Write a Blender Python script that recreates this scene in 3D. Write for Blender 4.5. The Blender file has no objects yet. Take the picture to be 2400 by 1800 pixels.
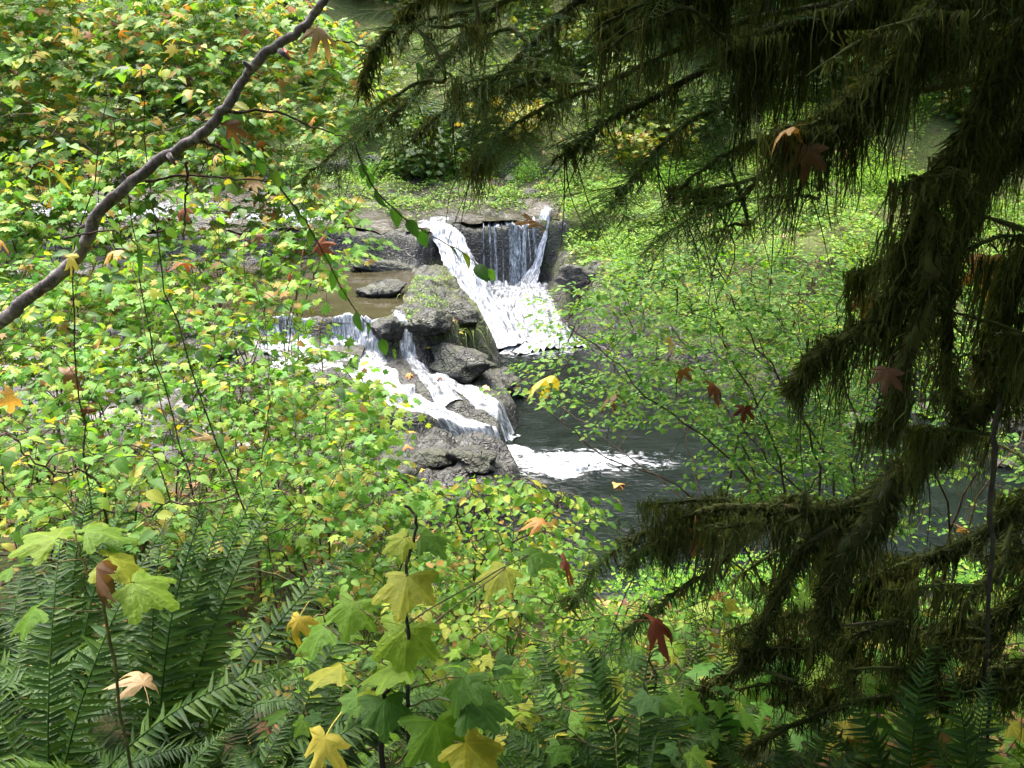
import bpy, math, random
import numpy as np
from mathutils import Vector, Matrix

# ---------------------------------------------------------------- camera, sky, sun, exposure
SC = bpy.context.scene
COL = SC.collection
CAM_H, PITCH, HFOV = 5.0, math.radians(20.0), math.radians(60.0)
cam_d = bpy.data.cameras.new('camera')
cam_d.sensor_width = 36.0
cam_d.lens = 18.0 / math.tan(HFOV / 2)
cam_d.clip_start, cam_d.clip_end = 0.05, 400.0
cam = bpy.data.objects.new('camera', cam_d)
cam.location = (0, 0, CAM_H)
cam.rotation_euler = (math.pi / 2 - PITCH, 0, 0)
COL.objects.link(cam)
SC.camera = cam

SUN_EL, SUN_AZ = math.radians(64), math.radians(-28)      # azimuth from +Y (view direction) towards +X
world = bpy.data.worlds.new('World'); SC.world = world; world.use_nodes = True
wn = world.node_tree
sky = wn.nodes.new('ShaderNodeTexSky'); sky.sky_type = 'NISHITA'; sky.sun_disc = False
sky.sun_elevation = SUN_EL; sky.sun_rotation = SUN_AZ
sky.air_density = 1.0; sky.dust_density = 4.0; sky.ozone_density = 0.6
wn.nodes['Background'].inputs['Strength'].default_value = 0.15
wn.links.new(sky.outputs[0], wn.nodes['Background'].inputs['Color'])
sun_d = bpy.data.lights.new('sun', 'SUN'); sun_d.energy = 1.5; sun_d.angle = math.radians(50); sun_d.color = (1, 0.96, 0.88)
sun = bpy.data.objects.new('sun', sun_d); COL.objects.link(sun)
sdir = Vector((math.sin(SUN_AZ) * math.cos(SUN_EL), math.cos(SUN_AZ) * math.cos(SUN_EL), math.sin(SUN_EL)))
sun.rotation_euler = sdir.to_track_quat('Z', 'Y').to_euler()
sun.location = sdir * 60
SC.view_settings.view_transform = 'Standard'; SC.view_settings.look = 'None'
SC.view_settings.gamma = 1.0; SC.view_settings.use_curve_mapping = False
SC.view_settings.exposure = 2.8
SC.render.engine = 'CYCLES'
cy = SC.cycles
cy.max_bounces = 7; cy.diffuse_bounces = 4; cy.glossy_bounces = 3; cy.transmission_bounces = 4; cy.transparent_max_bounces = 4
cy.caustics_reflective = False; cy.caustics_refractive = False
cy.sample_clamp_indirect = 6.0
cy.use_adaptive_sampling = True; cy.adaptive_threshold = 0.02
cy.use_denoising = True; cy.denoiser = 'OPENIMAGEDENOISE'; cy.denoising_input_passes = 'RGB_ALBEDO_NORMAL'

# ---------------------------------------------------------------- helpers
random.seed(7)
RNG = np.random.default_rng(7)
F_PX = 1200 / math.tan(HFOV / 2)          # focal length in pixels of the 2400 x 1800 photograph
CP, SP = math.cos(PITCH), math.sin(PITCH)

def at(px, py, y):
    """world point seen at photo pixel (px, py) whose distance ahead (world y) is y"""
    X, Y = (px - 1200) / F_PX, -(py - 900) / F_PX
    d = (X, CP + Y * SP, -SP + Y * CP)
    t = y / d[1]
    return np.array((t * d[0], y, CAM_H + t * d[2]))

def on_z(px, py, z):
    X, Y = (px - 1200) / F_PX, -(py - 900) / F_PX
    d = (X, CP + Y * SP, -SP + Y * CP)
    t = (z - CAM_H) / d[2]
    return np.array((t * d[0], t * d[1], z))

def project(P):
    P = np.atleast_2d(P)
    dx, dy, dz = P[:, 0], P[:, 1], P[:, 2] - CAM_H
    dep = dy * CP - dz * SP
    up = dy * SP + dz * CP
    dep_ = np.maximum(dep, 1e-3)
    return np.stack([1200 + F_PX * dx / dep_, 900 - F_PX * up / dep_, dep], 1)

def inpoly(poly, x, y):
    x = np.asarray(x, float); y = np.asarray(y, float)
    r = np.zeros(x.shape, bool)
    n = len(poly)
    for i in range(n):
        x0, y0 = poly[i]; x1, y1 = poly[(i + 1) % n]
        c = ((y0 > y) != (y1 > y)) & (x < (x1 - x0) * (y - y0) / ((y1 - y0) + 1e-12) + x0)
        r ^= c
    return r

def polydist(poly, x, y, closed=True):
    """distance to the outline; negative inside when closed"""
    x = np.asarray(x, float); y = np.asarray(y, float)
    d = np.full(x.shape, 1e9)
    n = len(poly)
    for i in range(n if closed else n - 1):
        ax, ay = poly[i]; bx, by = poly[(i + 1) % n]
        vx, vy = bx - ax, by - ay
        t = np.clip(((x - ax) * vx + (y - ay) * vy) / (vx * vx + vy * vy + 1e-12), 0, 1)
        d = np.minimum(d, np.hypot(x - ax - t * vx, y - ay - t * vy))
    if closed:
        d = np.where(inpoly(poly, x, y), -d, d)
    return d

def _hash(ix, iy, iz, seed):
    h = (ix * 374761393 + iy * 668265263 + iz * 1274126177 + seed * 974634777) & 0x7fffffff
    h = ((h ^ (h >> 13)) * 1274126177) & 0x7fffffff
    h = ((h ^ (h >> 15)) * 668265263) & 0x7fffffff
    return (h & 0xffff) / 65535.0 * 2 - 1

def vn(x, y, z=0.0, seed=0):
    x, y, z = np.broadcast_arrays(np.asarray(x, float), np.asarray(y, float), np.asarray(z, float))
    ix, iy, iz = np.floor(x).astype(np.int64), np.floor(y).astype(np.int64), np.floor(z).astype(np.int64)
    fx, fy, fz = x - ix, y - iy, z - iz
    fx, fy, fz = [t * t * (3 - 2 * t) for t in (fx, fy, fz)]
    r = 0
    for a in (0, 1):
        for b in (0, 1):
            for c in (0, 1):
                w = (fx if a else 1 - fx) * (fy if b else 1 - fy) * (fz if c else 1 - fz)
                r = r + w * _hash(ix + a, iy + b, iz + c, seed)
    return r

def fbm(x, y, z=0.0, octaves=4, seed=0):
    r, a, s = 0, 0.5, 1.0
    for o in range(octaves):
        r = r + a * vn(np.asarray(x) * s, np.asarray(y) * s, np.asarray(z) * s, seed + o)
        a *= 0.5; s *= 2.03
    return r

def sstep(a, b, x):
    t = np.clip((np.asarray(x, float) - a) / (b - a), 0, 1)
    return t * t * (3 - 2 * t)

class Geo:
    """collects triangles / quads and builds ONE mesh"""
    def __init__(s):
        s.V, s.R, s.W, s.T, s.Q, s.U, s.n = [], [], [], [], [], [], 0
    def add(s, V, T=None, Q=None, r=0.0, vein=0.0, flow=None):
        V = np.asarray(V, float).reshape(-1, 3); k = len(V)
        s.V.append(V)
        s.R.append(np.broadcast_to(np.asarray(r, float), (k,)))
        s.W.append(np.broadcast_to(np.asarray(vein, float), (k,)))
        s.U.append(np.zeros((k, 3)) if flow is None else np.asarray(flow, float))
        if T is not None and len(T): s.T.append(np.asarray(T, np.int64).reshape(-1, 3) + s.n)
        if Q is not None and len(Q): s.Q.append(np.asarray(Q, np.int64).reshape(-1, 4) + s.n)
        s.n += k
    def mesh(s, name, mat, smooth=True, shift=None, flow=False):
        V = np.concatenate(s.V) if s.V else np.zeros((0, 3))
        if shift is not None: V = V - np.asarray(shift)
        T = np.concatenate(s.T) if s.T else np.zeros((0, 3), np.int64)
        Q = np.concatenate(s.Q) if s.Q else np.zeros((0, 4), np.int64)
        me = bpy.data.meshes.new(name)
        me.vertices.add(len(V)); me.vertices.foreach_set('co', V.astype(np.float32).ravel())
        L = np.concatenate([T.ravel(), Q.ravel()]).astype(np.int32)
        me.loops.add(len(L)); me.loops.foreach_set('vertex_index', L)
        st = np.concatenate([np.arange(len(T)) * 3, len(T) * 3 + np.arange(len(Q)) * 4]).astype(np.int32)
        me.polygons.add(len(st)); me.polygons.foreach_set('loop_start', st)
        me.update(calc_edges=True)
        if smooth: me.polygons.foreach_set('use_smooth', np.ones(len(st), bool))
        for nm, arr in (('rnd', s.R), ('vein', s.W)):
            a = me.attributes.new(nm, 'FLOAT', 'POINT')
            if arr: a.data.foreach_set('value', np.concatenate(arr).astype(np.float32))
        if flow:
            a = me.attributes.new('flow', 'FLOAT_VECTOR', 'POINT')
            a.data.foreach_set('vector', np.concatenate(s.U).astype(np.float32).ravel())
        if mat is not None: me.materials.append(mat)
        return me

def link(name, data, parent=None, loc=None, label=None, cat=None, group=None, kind=None):
    o = bpy.data.objects.new(name, data)
    COL.objects.link(o)
    if parent is not None: o.parent = parent
    if loc is not None: o.location = loc
    if label: o['label'] = label
    if cat: o['category'] = cat
    if group: o['group'] = group
    if kind: o['kind'] = kind
    return o

def tube(pts, rad, sides=6, jitter=0.0, cap=True):
    pts = np.asarray(pts, float); n = len(pts)
    rad = np.broadcast_to(np.asarray(rad, float), (n,))
    tan = np.gradient(pts, axis=0); tan /= np.linalg.norm(tan, axis=1, keepdims=True) + 1e-9
    ref = np.array((0, 0, 1.0)) if abs(tan[:, 2]).mean() < 0.8 else np.array((1.0, 0, 0))
    a = np.cross(tan, ref); a /= np.linalg.norm(a, axis=1, keepdims=True) + 1e-9
    b = np.cross(tan, a)
    th = np.arange(sides) * 2 * math.pi / sides
    R = rad[:, None] * (1 + jitter * RNG.uniform(-1, 1, (n, sides)))
    V = pts[:, None, :] + R[..., None] * (np.cos(th)[None, :, None] * a[:, None, :] + np.sin(th)[None, :, None] * b[:, None, :])
    i = np.arange(n - 1)[:, None] * sides; j = np.arange(sides)[None, :]; j2 = (j + 1) % sides
    Q = np.stack([i + j, i + j2, i + sides + j2, i + sides + j], -1).reshape(-1, 4)
    V = V.reshape(-1, 3); T = []
    if cap:
        m = len(V); V = np.vstack([V, pts[:1], pts[-1:]])
        for k in range(sides):
            T.append((m, (k + 1) % sides, k)); T.append((m + 1, (n - 1) * sides + k, (n - 1) * sides + (k + 1) % sides))
    return V, np.array(T, np.int64).reshape(-1, 3), Q

def spline(pts, n):
    """Catmull-Rom through pts, n samples"""
    P = np.asarray(pts, float)
    if len(P) == 2: 
        t = np.linspace(0, 1, n)[:, None]; return P[0] * (1 - t) + P[1] * t
    P = np.vstack([2 * P[0] - P[1], P, 2 * P[-1] - P[-2]])
    t = np.linspace(0, len(P) - 3 - 1e-6, n); i = t.astype(int); u = (t - i)[:, None]
    p0, p1, p2, p3 = P[i], P[i + 1], P[i + 2], P[i + 3]
    return 0.5 * (2 * p1 + (p2 - p0) * u + (2 * p0 - 5 * p1 + 4 * p2 - p3) * u ** 2 + (3 * p1 - p0 - 3 * p2 + p3) * u ** 3)

# ---------------------------------------------------------------- materials
class NT:
    def __init__(s, name):
        s.m = bpy.data.materials.new(name); s.m.use_nodes = True
        s.t = s.m.node_tree; s.t.nodes.clear()
        s.out = s.t.nodes.new('ShaderNodeOutputMaterial')
    def n(s, typ, **kw):
        nd = s.t.nodes.new('ShaderNode' + typ)
        for k, v in kw.items():
            if k.startswith('i_'):
                nd.inputs[k[2:].replace('_', ' ')].default_value = v
            else: setattr(nd, k, v)
        return nd
    def l(s, a, b): s.t.links.new(a, b)
    def val(s, x, sock):
        if hasattr(x, 'is_linked'): s.l(x, sock)
        else: sock.default_value = x
    def math(s, op, a, b=0.0, clamp=False):
        nd = s.n('Math', operation=op, use_clamp=clamp); s.val(a, nd.inputs[0]); s.val(b, nd.inputs[1]); return nd.outputs[0]
    def ramp(s, fac, stops, interp='LINEAR'):
        nd = s.n('ValToRGB'); cr = nd.color_ramp; cr.interpolation = interp
        while len(cr.elements) < len(stops): cr.elements.new(0.5)
        for e, (p, c) in zip(cr.elements, stops):
            e.position = p; e.color = (c, c, c, 1) if isinstance(c, (int, float)) else (*c, 1)
        s.l(fac, nd.inputs[0]); return nd.outputs[0]
    def mix(s, fac, a, b, mode='MIX'):
        nd = s.n('Mix', data_type='RGBA', blend_type=mode)
        s.val(fac, nd.inputs[0])
        for x, k in ((a, 6), (b, 7)):
            if isinstance(x, tuple): nd.inputs[k].default_value = (*x, 1)
            else: s.l(x, nd.inputs[k])
        return nd.outputs[2]
    def noise(s, scale, detail=3, rough=0.55, vec=None, dist=0.0):
        nd = s.n('TexNoise', i_Scale=scale, i_Detail=detail, i_Roughness=rough, i_Distortion=dist)
        if vec is not None: s.l(vec, nd.inputs['Vector'])
        return nd.outputs[0]
    def coord(s): return s.n('NewGeometry').outputs['Position']
    def attr(s, name): return s.n('Attribute', attribute_name=name)
    def bump(s, h, strength=0.5, dist=0.02):
        nd = s.n('Bump', i_Strength=strength, i_Distance=dist); s.l(h, nd.inputs['Height']); return nd.outputs[0]
    def principled(s, col, rough=0.6, normal=None, spec=0.5, **kw):
        nd = s.n('BsdfPrincipled')
        if isinstance(col, tuple): nd.inputs['Base Color'].default_value = (*col, 1)
        else: s.l(col, nd.inputs['Base Color'])
        s.val(rough, nd.inputs['Roughness']); nd.inputs['Specular IOR Level'].default_value = spec
        if normal is not None: s.l(normal, nd.inputs['Normal'])
        for k, v in kw.items(): nd.inputs[k].default_value = v
        return nd.outputs[0]
    def done(s, sh): s.l(sh, s.out.inputs['Surface']); return s.m

def leaf_mat(name, stops, trans=0.46, rough=0.55, spec=0.28, vein=(1.35, 1.3, 1.0), warm=(1.25, 1.2, 0.55), spots=0.0, spotcol=(0.16, 0.07, 0.02), bumpy=False):
    s = NT(name)
    oi = s.n('ObjectInfo')
    r = s.math('FRACT', s.math('ADD', s.attr('rnd').outputs['Fac'], oi.outputs['Random']))
    c = s.ramp(r, stops)
    tc = s.n('TexCoord').outputs['Object']
    nz = s.noise(9.0, 3, 0.6, tc)
    c = s.mix(s.ramp(nz, [(0.3, 0.0), (0.72, 0.75)]), c, s.mix(1.0, c, (0.66, 0.78, 0.58), 'MULTIPLY'))
    v = s.ramp(s.attr('vein').outputs['Fac'], [(0.90, 0.0), (0.97, 0.6)])
    c = s.mix(v, c, s.mix(1.0, c, vein, 'MULTIPLY'))
    if spots > 0:
        sp = s.ramp(s.noise(26.0, 3, 0.6, tc), [(0.62, 0.0), (0.70, spots)])
        c = s.mix(sp, c, spotcol)
    bs = s.principled(c, rough, s.bump(s.noise(5.0, 4, 0.65, tc), 0.35, 0.03) if bumpy else None, spec=spec)
    tr = s.n('BsdfTranslucent'); s.l(s.mix(1.0, c, warm, 'MULTIPLY'), tr.inputs[0])
    mx = s.n('MixShader'); mx.inputs[0].default_value = trans
    s.l(bs, mx.inputs[1]); s.l(tr.outputs[0], mx.inputs[2])
    return s.done(mx.outputs[0])

def rock_mat():
    s = NT('wet_basalt')
    p = s.coord()
    n1, n2 = s.noise(1.6, 5, 0.6, p), s.noise(9.0, 5, 0.65, p)
    vo = s.n('TexVoronoi', feature='DISTANCE_TO_EDGE', i_Scale=3.2)
    dn = s.n('TexNoise', i_Scale=2.5, i_Detail=4); s.l(p, dn.inputs['Vector'])
    va = s.n('VectorMath', operation='MULTIPLY_ADD'); s.l(dn.outputs[1], va.inputs[0]); va.inputs[1].default_value = (0.9, 0.9, 1.6); s.l(p, va.inputs[2]); s.l(va.outputs[0], vo.inputs['Vector'])
    c = s.ramp(n2, [(0.3, (0.004, 0.004, 0.0045)), (0.5, (0.010, 0.0095, 0.0098)), (0.75, (0.034, 0.033, 0.032))])
    c = s.mix(s.ramp(n1, [(0.4, 0.0), (0.65, 0.5)]), c, (0.022, 0.018, 0.013))
    c = s.mix(s.ramp(vo.outputs[0], [(0.0, 0.45), (0.025, 0.0)]), c, (0.012, 0.012, 0.012))
    g = s.n('NewGeometry'); sx = s.n('SeparateXYZ'); s.l(g.outputs['Normal'], sx.inputs[0])
    mo = s.math('MULTIPLY', s.attr('rnd').outputs['Fac'], s.ramp(sx.outputs[2], [(0.15, 0.25), (0.6, 1.0)]))
    mo = s.math('MULTIPLY', mo, s.ramp(s.noise(3.0, 4, 0.6, p), [(0.38, 0.0), (0.52, 1.0)]))
    mc = s.ramp(s.noise(14.0, 3, 0.6, p), [(0.3, (0.02, 0.028, 0.006)), (0.6, (0.065, 0.08, 0.014)), (0.8, (0.13, 0.13, 0.03))])
    c = s.mix(mo, c, mc)
    h = s.math('ADD', s.math('MULTIPLY', n2, 0.6), s.math('MULTIPLY', s.noise(40.0, 3, 0.6, p), 0.4))
    h = s.math('ADD', h, s.ramp(vo.outputs[0], [(0.0, 0.0), (0.09, 0.3)]))
    rg = s.math('ADD', s.ramp(n1, [(0.3, 0.22), (0.7, 0.55)]), s.math('MULTIPLY', mo, 0.5))
    return s.done(s.principled(c, rg, s.bump(h, 0.9, 0.08), 0.5))

def soil_mat():
    s = NT('forest_floor')
    p = s.coord()
    c = s.ramp(s.noise(11.0, 5, 0.7, p), [(0.3, (0.010, 0.007, 0.004)), (0.5, (0.035, 0.022, 0.012)), (0.7, (0.12, 0.07, 0.035))])
    m = s.math('MULTIPLY', s.ramp(s.noise(1.3, 4, 0.6, p), [(0.42, 0.0), (0.6, 1.0)]), 0.85)
    m = s.math('MAXIMUM', m, s.math('MULTIPLY', s.attr('rnd').outputs['Fac'], s.ramp(s.noise(4.0, 4, 0.7, p), [(0.32, 0.2), (0.5, 1.0)])))
    c = s.mix(m, c, s.ramp(s.noise(18.0, 3, 0.6, p), [(0.3, (0.025, 0.035, 0.007)), (0.7, (0.10, 0.125, 0.02))]))
    h = s.math('ADD', s.noise(30.0, 4, 0.7, p), s.noise(7.0, 3, 0.6, p))
    return s.done(s.principled(c, 0.85, s.bump(h, 0.9, 0.04), 0.3))

def water_mat(name, deep, foam_scale, foams, wave=(2.0, 6.0), thresh=0.52, bump=0.25, rough=0.06):
    """dark glossy water; foams = [(x, y, rx, ry)] where churned white water lies (world metres)"""
    s = NT(name)
    p = s.coord()
    mp = s.n('Mapping'); mp.inputs['Scale'].default_value = (1.0, 1.8, 1.0); s.l(p, mp.inputs[0])
    w1, w2 = s.noise(wave[0], 3, 0.55, mp.outputs[0], 0.6), s.noise(wave[1], 4, 0.6, mp.outputs[0], 0.4)
    h = s.math('ADD', s.math('MULTIPLY', w1, 0.6), s.math('MULTIPLY', w2, 0.4))
    c = s.mix(s.ramp(w1, [(0.35, 0.0), (0.7, 1.0)]), deep, tuple(min(1, x * 1.9) for x in deep))
    fac = None
    if foams:
        sep = s.n('SeparateXYZ'); s.l(p, sep.inputs[0])
        for (fx, fy, rx, ry) in foams:
            dx = s.math('DIVIDE', s.math('SUBTRACT', sep.outputs[0], fx), rx)
            dy = s.math('DIVIDE', s.math('SUBTRACT', sep.outputs[1], fy), ry)
            d = s.math('SQRT', s.math('ADD', s.math('MULTIPLY', dx, dx), s.math('MULTIPLY', dy, dy)))
            k = s.math('SUBTRACT', 1.0, d, clamp=True)
            fac = k if fac is None else s.math('MAXIMUM', fac, k)
        fn = s.noise(foam_scale, 6, 0.72, mp.outputs[0], 1.2)
        f = s.math('ADD', fn, s.math('MULTIPLY', s.math('SUBTRACT', fac, 0.42), 0.5))
        f = s.ramp(f, [(thresh - 0.06, 0.0), (thresh + 0.03, 0.35), (thresh + 0.2, 1.0)])
        f = s.math('MULTIPLY', f, s.ramp(fac, [(0.0, 0.0), (0.12, 1.0)]))
        c = s.mix(f, c, (0.62, 0.66, 0.70))
        rough = s.math('ADD', s.math('MULTIPLY', f, 0.5), rough)
        h = s.math('ADD', h, s.math('MULTIPLY', f, 0.25))
    nd = s.n('BsdfPrincipled'); s.l(c, nd.inputs['Base Color']); s.val(rough, nd.inputs['Roughness'])
    nd.inputs['IOR'].default_value = 1.33; nd.inputs['Specular IOR Level'].default_value = 0.22; s.l(s.bump(h, bump, 0.06), nd.inputs['Normal'])
    return s.done(nd.outputs[0])

def fall_mat(name, cover, su=14.0, sv=2.2):
    """white water streaked along the flow; cover 0..1 = how much of it is white"""
    s = NT(name)
    fl = s.attr('flow').outputs['Vector']
    mp = s.n('Mapping'); mp.inputs['Scale'].default_value = (su, sv, 1.0); s.l(fl, mp.inputs[0])
    n1 = s.noise(1.0, 5, 0.65, mp.outputs[0], 0.8)
    mp2 = s.n('Mapping'); mp2.inputs['Scale'].default_value = (su * 3.5, sv * 5, 1.0); s.l(fl, mp2.inputs[0])
    n2 = s.noise(1.0, 4, 0.7, mp2.outputs[0], 0.6)
    k = s.math('ADD', s.math('MULTIPLY', n1, 0.6), s.math('MULTIPLY', n2, 0.4))
    t = 0.68 - 0.36 * cover
    f = s.ramp(k, [(t - 0.10, 0.0), (t + 0.10, 1.0)])
    c = s.mix(f, (0.055, 0.06, 0.062), s.ramp(n2, [(0.35, (0.16, 0.18, 0.20)), (0.62, (0.60, 0.63, 0.66))]))
    rg = s.math('ADD', s.math('MULTIPLY', f, 0.35), 0.15)
    return s.done(s.principled(c, rg, s.bump(k, 0.6, 0.05), 0.5))

MOSS_STOPS = [(0.0, (0.025, 0.032, 0.010)), (0.5, (0.07, 0.085, 0.024)), (0.85, (0.15, 0.165, 0.05)), (1.0, (0.10, 0.07, 0.03))]
M = {}
M['rock'] = rock_mat(); M['soil'] = soil_mat()
M['pool'] = water_mat('pool_water', (0.004, 0.006, 0.005), 5.5,
                      [(0.5, 15.8, 1.6, 1.5), (0.35, 10.6, 1.0, 0.75), (1.0, 10.7, 2.2, 0.7)], wave=(2.2, 11.0), thresh=0.64, bump=0.35)
M['pond'] = water_mat('pond_water', (0.024, 0.021, 0.011), 6.0, [], (1.2, 5.0), bump=0.10)
M['stream'] = water_mat('stream_water', (0.025, 0.023, 0.016), 4.0, [(-9.0, 20.0, 6.0, 2.2), (-5, 19.6, 3, 1.2), (-1.6, 19.2, 1.2, .8)], (2.4, 12.0), 0.66, bump=0.8)
M['riffle'] = water_mat('riffle_water', (0.04, 0.038, 0.03), 4.5, [(-5.0, 12.3, 4.5, 2.2), (-8.5, 13, 5, 2.5), (-3.2, 12.3, 1.6, 1.5)], (1.8, 6.0), 0.66, bump=0.5)
M['fall'] = fall_mat('white_water', 0.47)
M['fall_mid'] = fall_mat('churned_white_water', 0.40, 5.0, 5.0)
M['fall_thin'] = fall_mat('thin_white_water', 0.38, 10, 2.0)
# ---------------------------------------------------------------- the ground: one height function
P_UPPER = [(-60, 17.2), (-9, 17.8), (-5.5, 18.2), (-2.7, 18.5), (-1.9, 17.7), (-1.4, 18.1), (-1.25, 19.0), (0.72, 19.12), (1.5, 19.3), (60, 20), (60, 90), (-60, 90)]
P_LEDGE = [(-60, 12.6), (-9, 13.0), (-6, 13.2), (-4.3, 13.45), (-2.85, 13.55), (-2.0, 13.5), (-1.35, 13.1), (-0.85, 13.4), (-0.62, 15.1), (-1.12, 16.85), (-1.6, 18.6), (-60, 18.6)]
P_POND = [(-9, 13.6), (-6.5, 13.62), (-4.3, 13.66), (-2.85, 13.72), (-2.25, 13.7), (-2.1, 14.4), (-1.95, 15.6), (-2.1, 16.8), (-2.7, 17.9), (-8, 17.6)]
P_LOW = [(-60, 8.5), (-2, 9), (-1.7, 10.5), (-1.0, 11.0), (-0.3, 11.15), (0.0, 12.2), (-0.15, 12.9), (-0.5, 13.4), (-60, 13.7)]
P_SHELF = [(-4, 8.0), (-0.9, 8.2), (-0.2, 9.2), (0.02, 10.05), (-0.12, 10.62), (-0.7, 10.75), (-1.7, 10.8), (-4, 11)]
P_RIGHT = [(0.98, 19.4), (1.05, 18.3), (1.3, 17.2), (1.95, 15.4), (2.9, 14.15), (4.0, 13.2), (5.3, 12.9), (8.3, 13.5), (60, 14), (60, 90), (1, 90)]
CH_MAIN = [(-1.32, 18.25, 1.66), (-1.02, 17.5, 1.12), (-0.68, 16.75, 0.55), (-0.3, 15.95, -0.02)]
CH_LOW = [(-2.5, 13.0), (-2.25, 12.5), (-1.65, 11.6), (-0.85, 11.3), (-0.2, 11.05), (0.3, 10.7)]

def bank_h(x, y):
    zr = np.interp(y, [-40, 0.9, 2.2, 3.0, 4.0, 6.0, 7.3, 8.0], [5.2, 3.42, 2.55, 2.15, 1.72, 0.82, 0.15, -0.3])
    zl = np.interp(y, [-40, 0.9, 2.2, 3.0, 4.0, 6.0, 8.0, 9.6, 10.5], [5.2, 3.42, 2.8, 2.5, 2.18, 1.6, 1.05, 0.8, 0.3])
    w = sstep(-2.6, -0.2, x)
    z = zl * (1 - w) + zr * w
    return z + 0.10 * fbm(x * 0.9, y * 0.9, 0, 3, 11)

def mesa(d, top, slope, x, y):
    return top - slope * np.maximum(0, d)

def H(x, y, detail=True):
    x = np.asarray(x, float); y = np.asarray(y, float)
    n1 = fbm(x * 1.3, y * 1.3, 0, 4, 3); n2 = fbm(x * 4.0, y * 4.0, 0, 3, 5)
    wob = 0.20 * n1 + 0.10 * n2
    h = np.full(x.shape, -0.45) + 0.1 * n1
    h = np.maximum(h, mesa(polydist(P_UPPER, x, y) + wob * 0.6, 1.80 + 0.13 * np.clip(y - 19, 0, 4) - 0.12 + 0.22 * n1 + 0.08 * n2, 4.0, x, y))
    rough = 0.10 * n1 + 0.07 * n2
    e1 = fbm(x * 2.6, y * 2.6, 0, 4, 71); e2 = np.floor(fbm(x * 1.7, y * 1.7, 0, 3, 73) * 7) / 7
    led = mesa(polydist(P_LEDGE, x, y) + wob * 1.3 + 0.16 * e1, 1.15 + rough * 1.5 + 0.16 * e2 - 0.10 * sstep(0.0, -0.5, polydist(P_LEDGE, x, y)) * 0 - 0.22 * sstep(-1.5, -0.6, x), 2.2, x, y)
    dp = polydist(P_POND, x, y) + wob * 0.5
    bowl = 0.95 + np.clip(dp, -0.0, 0.2) * 2.4 + rough * 0.5
    lip = sstep(-3.2, -2.7, x) * sstep(-1.75, -1.95, x)
    led = np.where(dp < 0.12, np.minimum(led, bowl), led) - lip * 0.08 * sstep(0.5, 0.0, np.abs(dp))
    h = np.maximum(h, led)
    # chute ramp
    c = np.array(CH_MAIN)
    best = np.full(x.shape, 1e9); zz = np.zeros(x.shape)
    for i in range(len(c) - 1):
        ax, ay, az = c[i]; bx, by, bz = c[i + 1]
        t = np.clip(((x - ax) * (bx - ax) + (y - ay) * (by - ay)) / ((bx - ax) ** 2 + (by - ay) ** 2), 0, 1)
        d = np.hypot(x - ax - t * (bx - ax), y - ay - t * (by - ay))
        m = d < best; best = np.where(m, d, best); zz = np.where(m, az + t * (bz - az), zz)
    h = np.maximum(h, zz - 0.05 - 2.2 * np.maximum(0, best - 0.18) + 0.05 * n2)
    # floor of the slot behind
    sl = (x > -1.4) & (x < 1.1) & (y > 16) & (y < 19.4)
    h = np.where(sl, np.maximum(h, 0.42 * (y - 16) / 3 - 0.06), h)
    low = mesa(polydist(P_LOW, x, y) + wob * 0.6, 0.86 - 0.21 * np.clip(x + 2.5, 0, 3) + 0.13 * n1 + 0.09 * n2, 2.2, x, y)
    ch = polydist(CH_LOW, x, y, False)
    low = low - 0.16 * sstep(0.55, 0.1, ch)
    h = np.maximum(h, low)
    blk = np.floor((n1 * 2.2 + x * 0.5) * 3.0) / 3.0 * 0.10
    shf = mesa(polydist(P_SHELF, x, y) + wob * 0.5, 0.56 - 0.09 * (x + 1.7) + blk + 0.16 * n2 + 0.05 * fbm(x * 11, y * 11, 0, 2, 9), 3.0, x, y)
    h = np.maximum(h, shf)
    dr = polydist(P_RIGHT, x, y)
    ins = np.maximum(0, -dr)
    near = sstep(4.2, 1.8, x)
    top = (0.35 + 0.75 * near) + (0.55 - 0.25 * near) * np.minimum(ins, 2.6) + 0.10 * np.clip(ins - 2.6, 0, 5) + 0.35 * n1 + 0.08 * n2
    h = np.maximum(h, mesa(dr + wob, np.minimum(top, 2.7), 2.4, x, y))
    hill = np.interp(y, [20, 23, 26, 34, 60, 90], [1.6, 2.3, 3.9, 8.0, 26, 45]) + 0.5 * fbm(x * 0.35, y * 0.35, 0, 3, 21) + 0.02 * np.abs(x) * sstep(20, 26, y)
    h = np.maximum(h, np.where(y > 20, hill, -9) - 0.35 * sstep(24.5, 22, y))
    h = np.maximum(h, np.where(y < 11.5, bank_h(x, y), -9))
    # right side gorge wall / left side far out
    h = np.maximum(h, (x - 14) * 0.6 + 1); h = np.maximum(h, (-x - 16) * 0.5 + 1.2)
    return h

def rockness(x, y):
    """1 where bare bedrock, 0 where soil"""
    y_b = np.interp(x, [-60, -3, -1, 0.5, 2, 6, 60], [9.3, 8.8, 7.9, 7.2, 7.2, 7.6, 8])
    r = (y > y_b)
    r &= polydist(P_RIGHT, x, y) > -0.25
    r &= ~((y > 23.6))
    r &= (x > -18) & (x < 14)
    return r

def mossness(x, y):
    m = 0.25 + 0 * x
    m = np.maximum(m, sstep(0.55, 0.15, np.abs(polydist(P_LEDGE, x, y))) * (x > -2.3) * (y > 13.2))
    m = np.maximum(m, (polydist(P_RIGHT, x, y) < 0.35) * (y < 24) * 1.0)
    m = np.where(y < 9, 0.1, m)
    m = np.maximum(m, (y > 19.9) * 0.95)
    m = np.where(polydist(P_SHELF, x, y) < 0.1, 0.12, m)
    return m

def axis(segs):
    out = []
    for a, b, st in segs:
        out.append(np.arange(a, b - 1e-6, st))
    out.append([segs[-1][1]])
    return np.concatenate(out)

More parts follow.
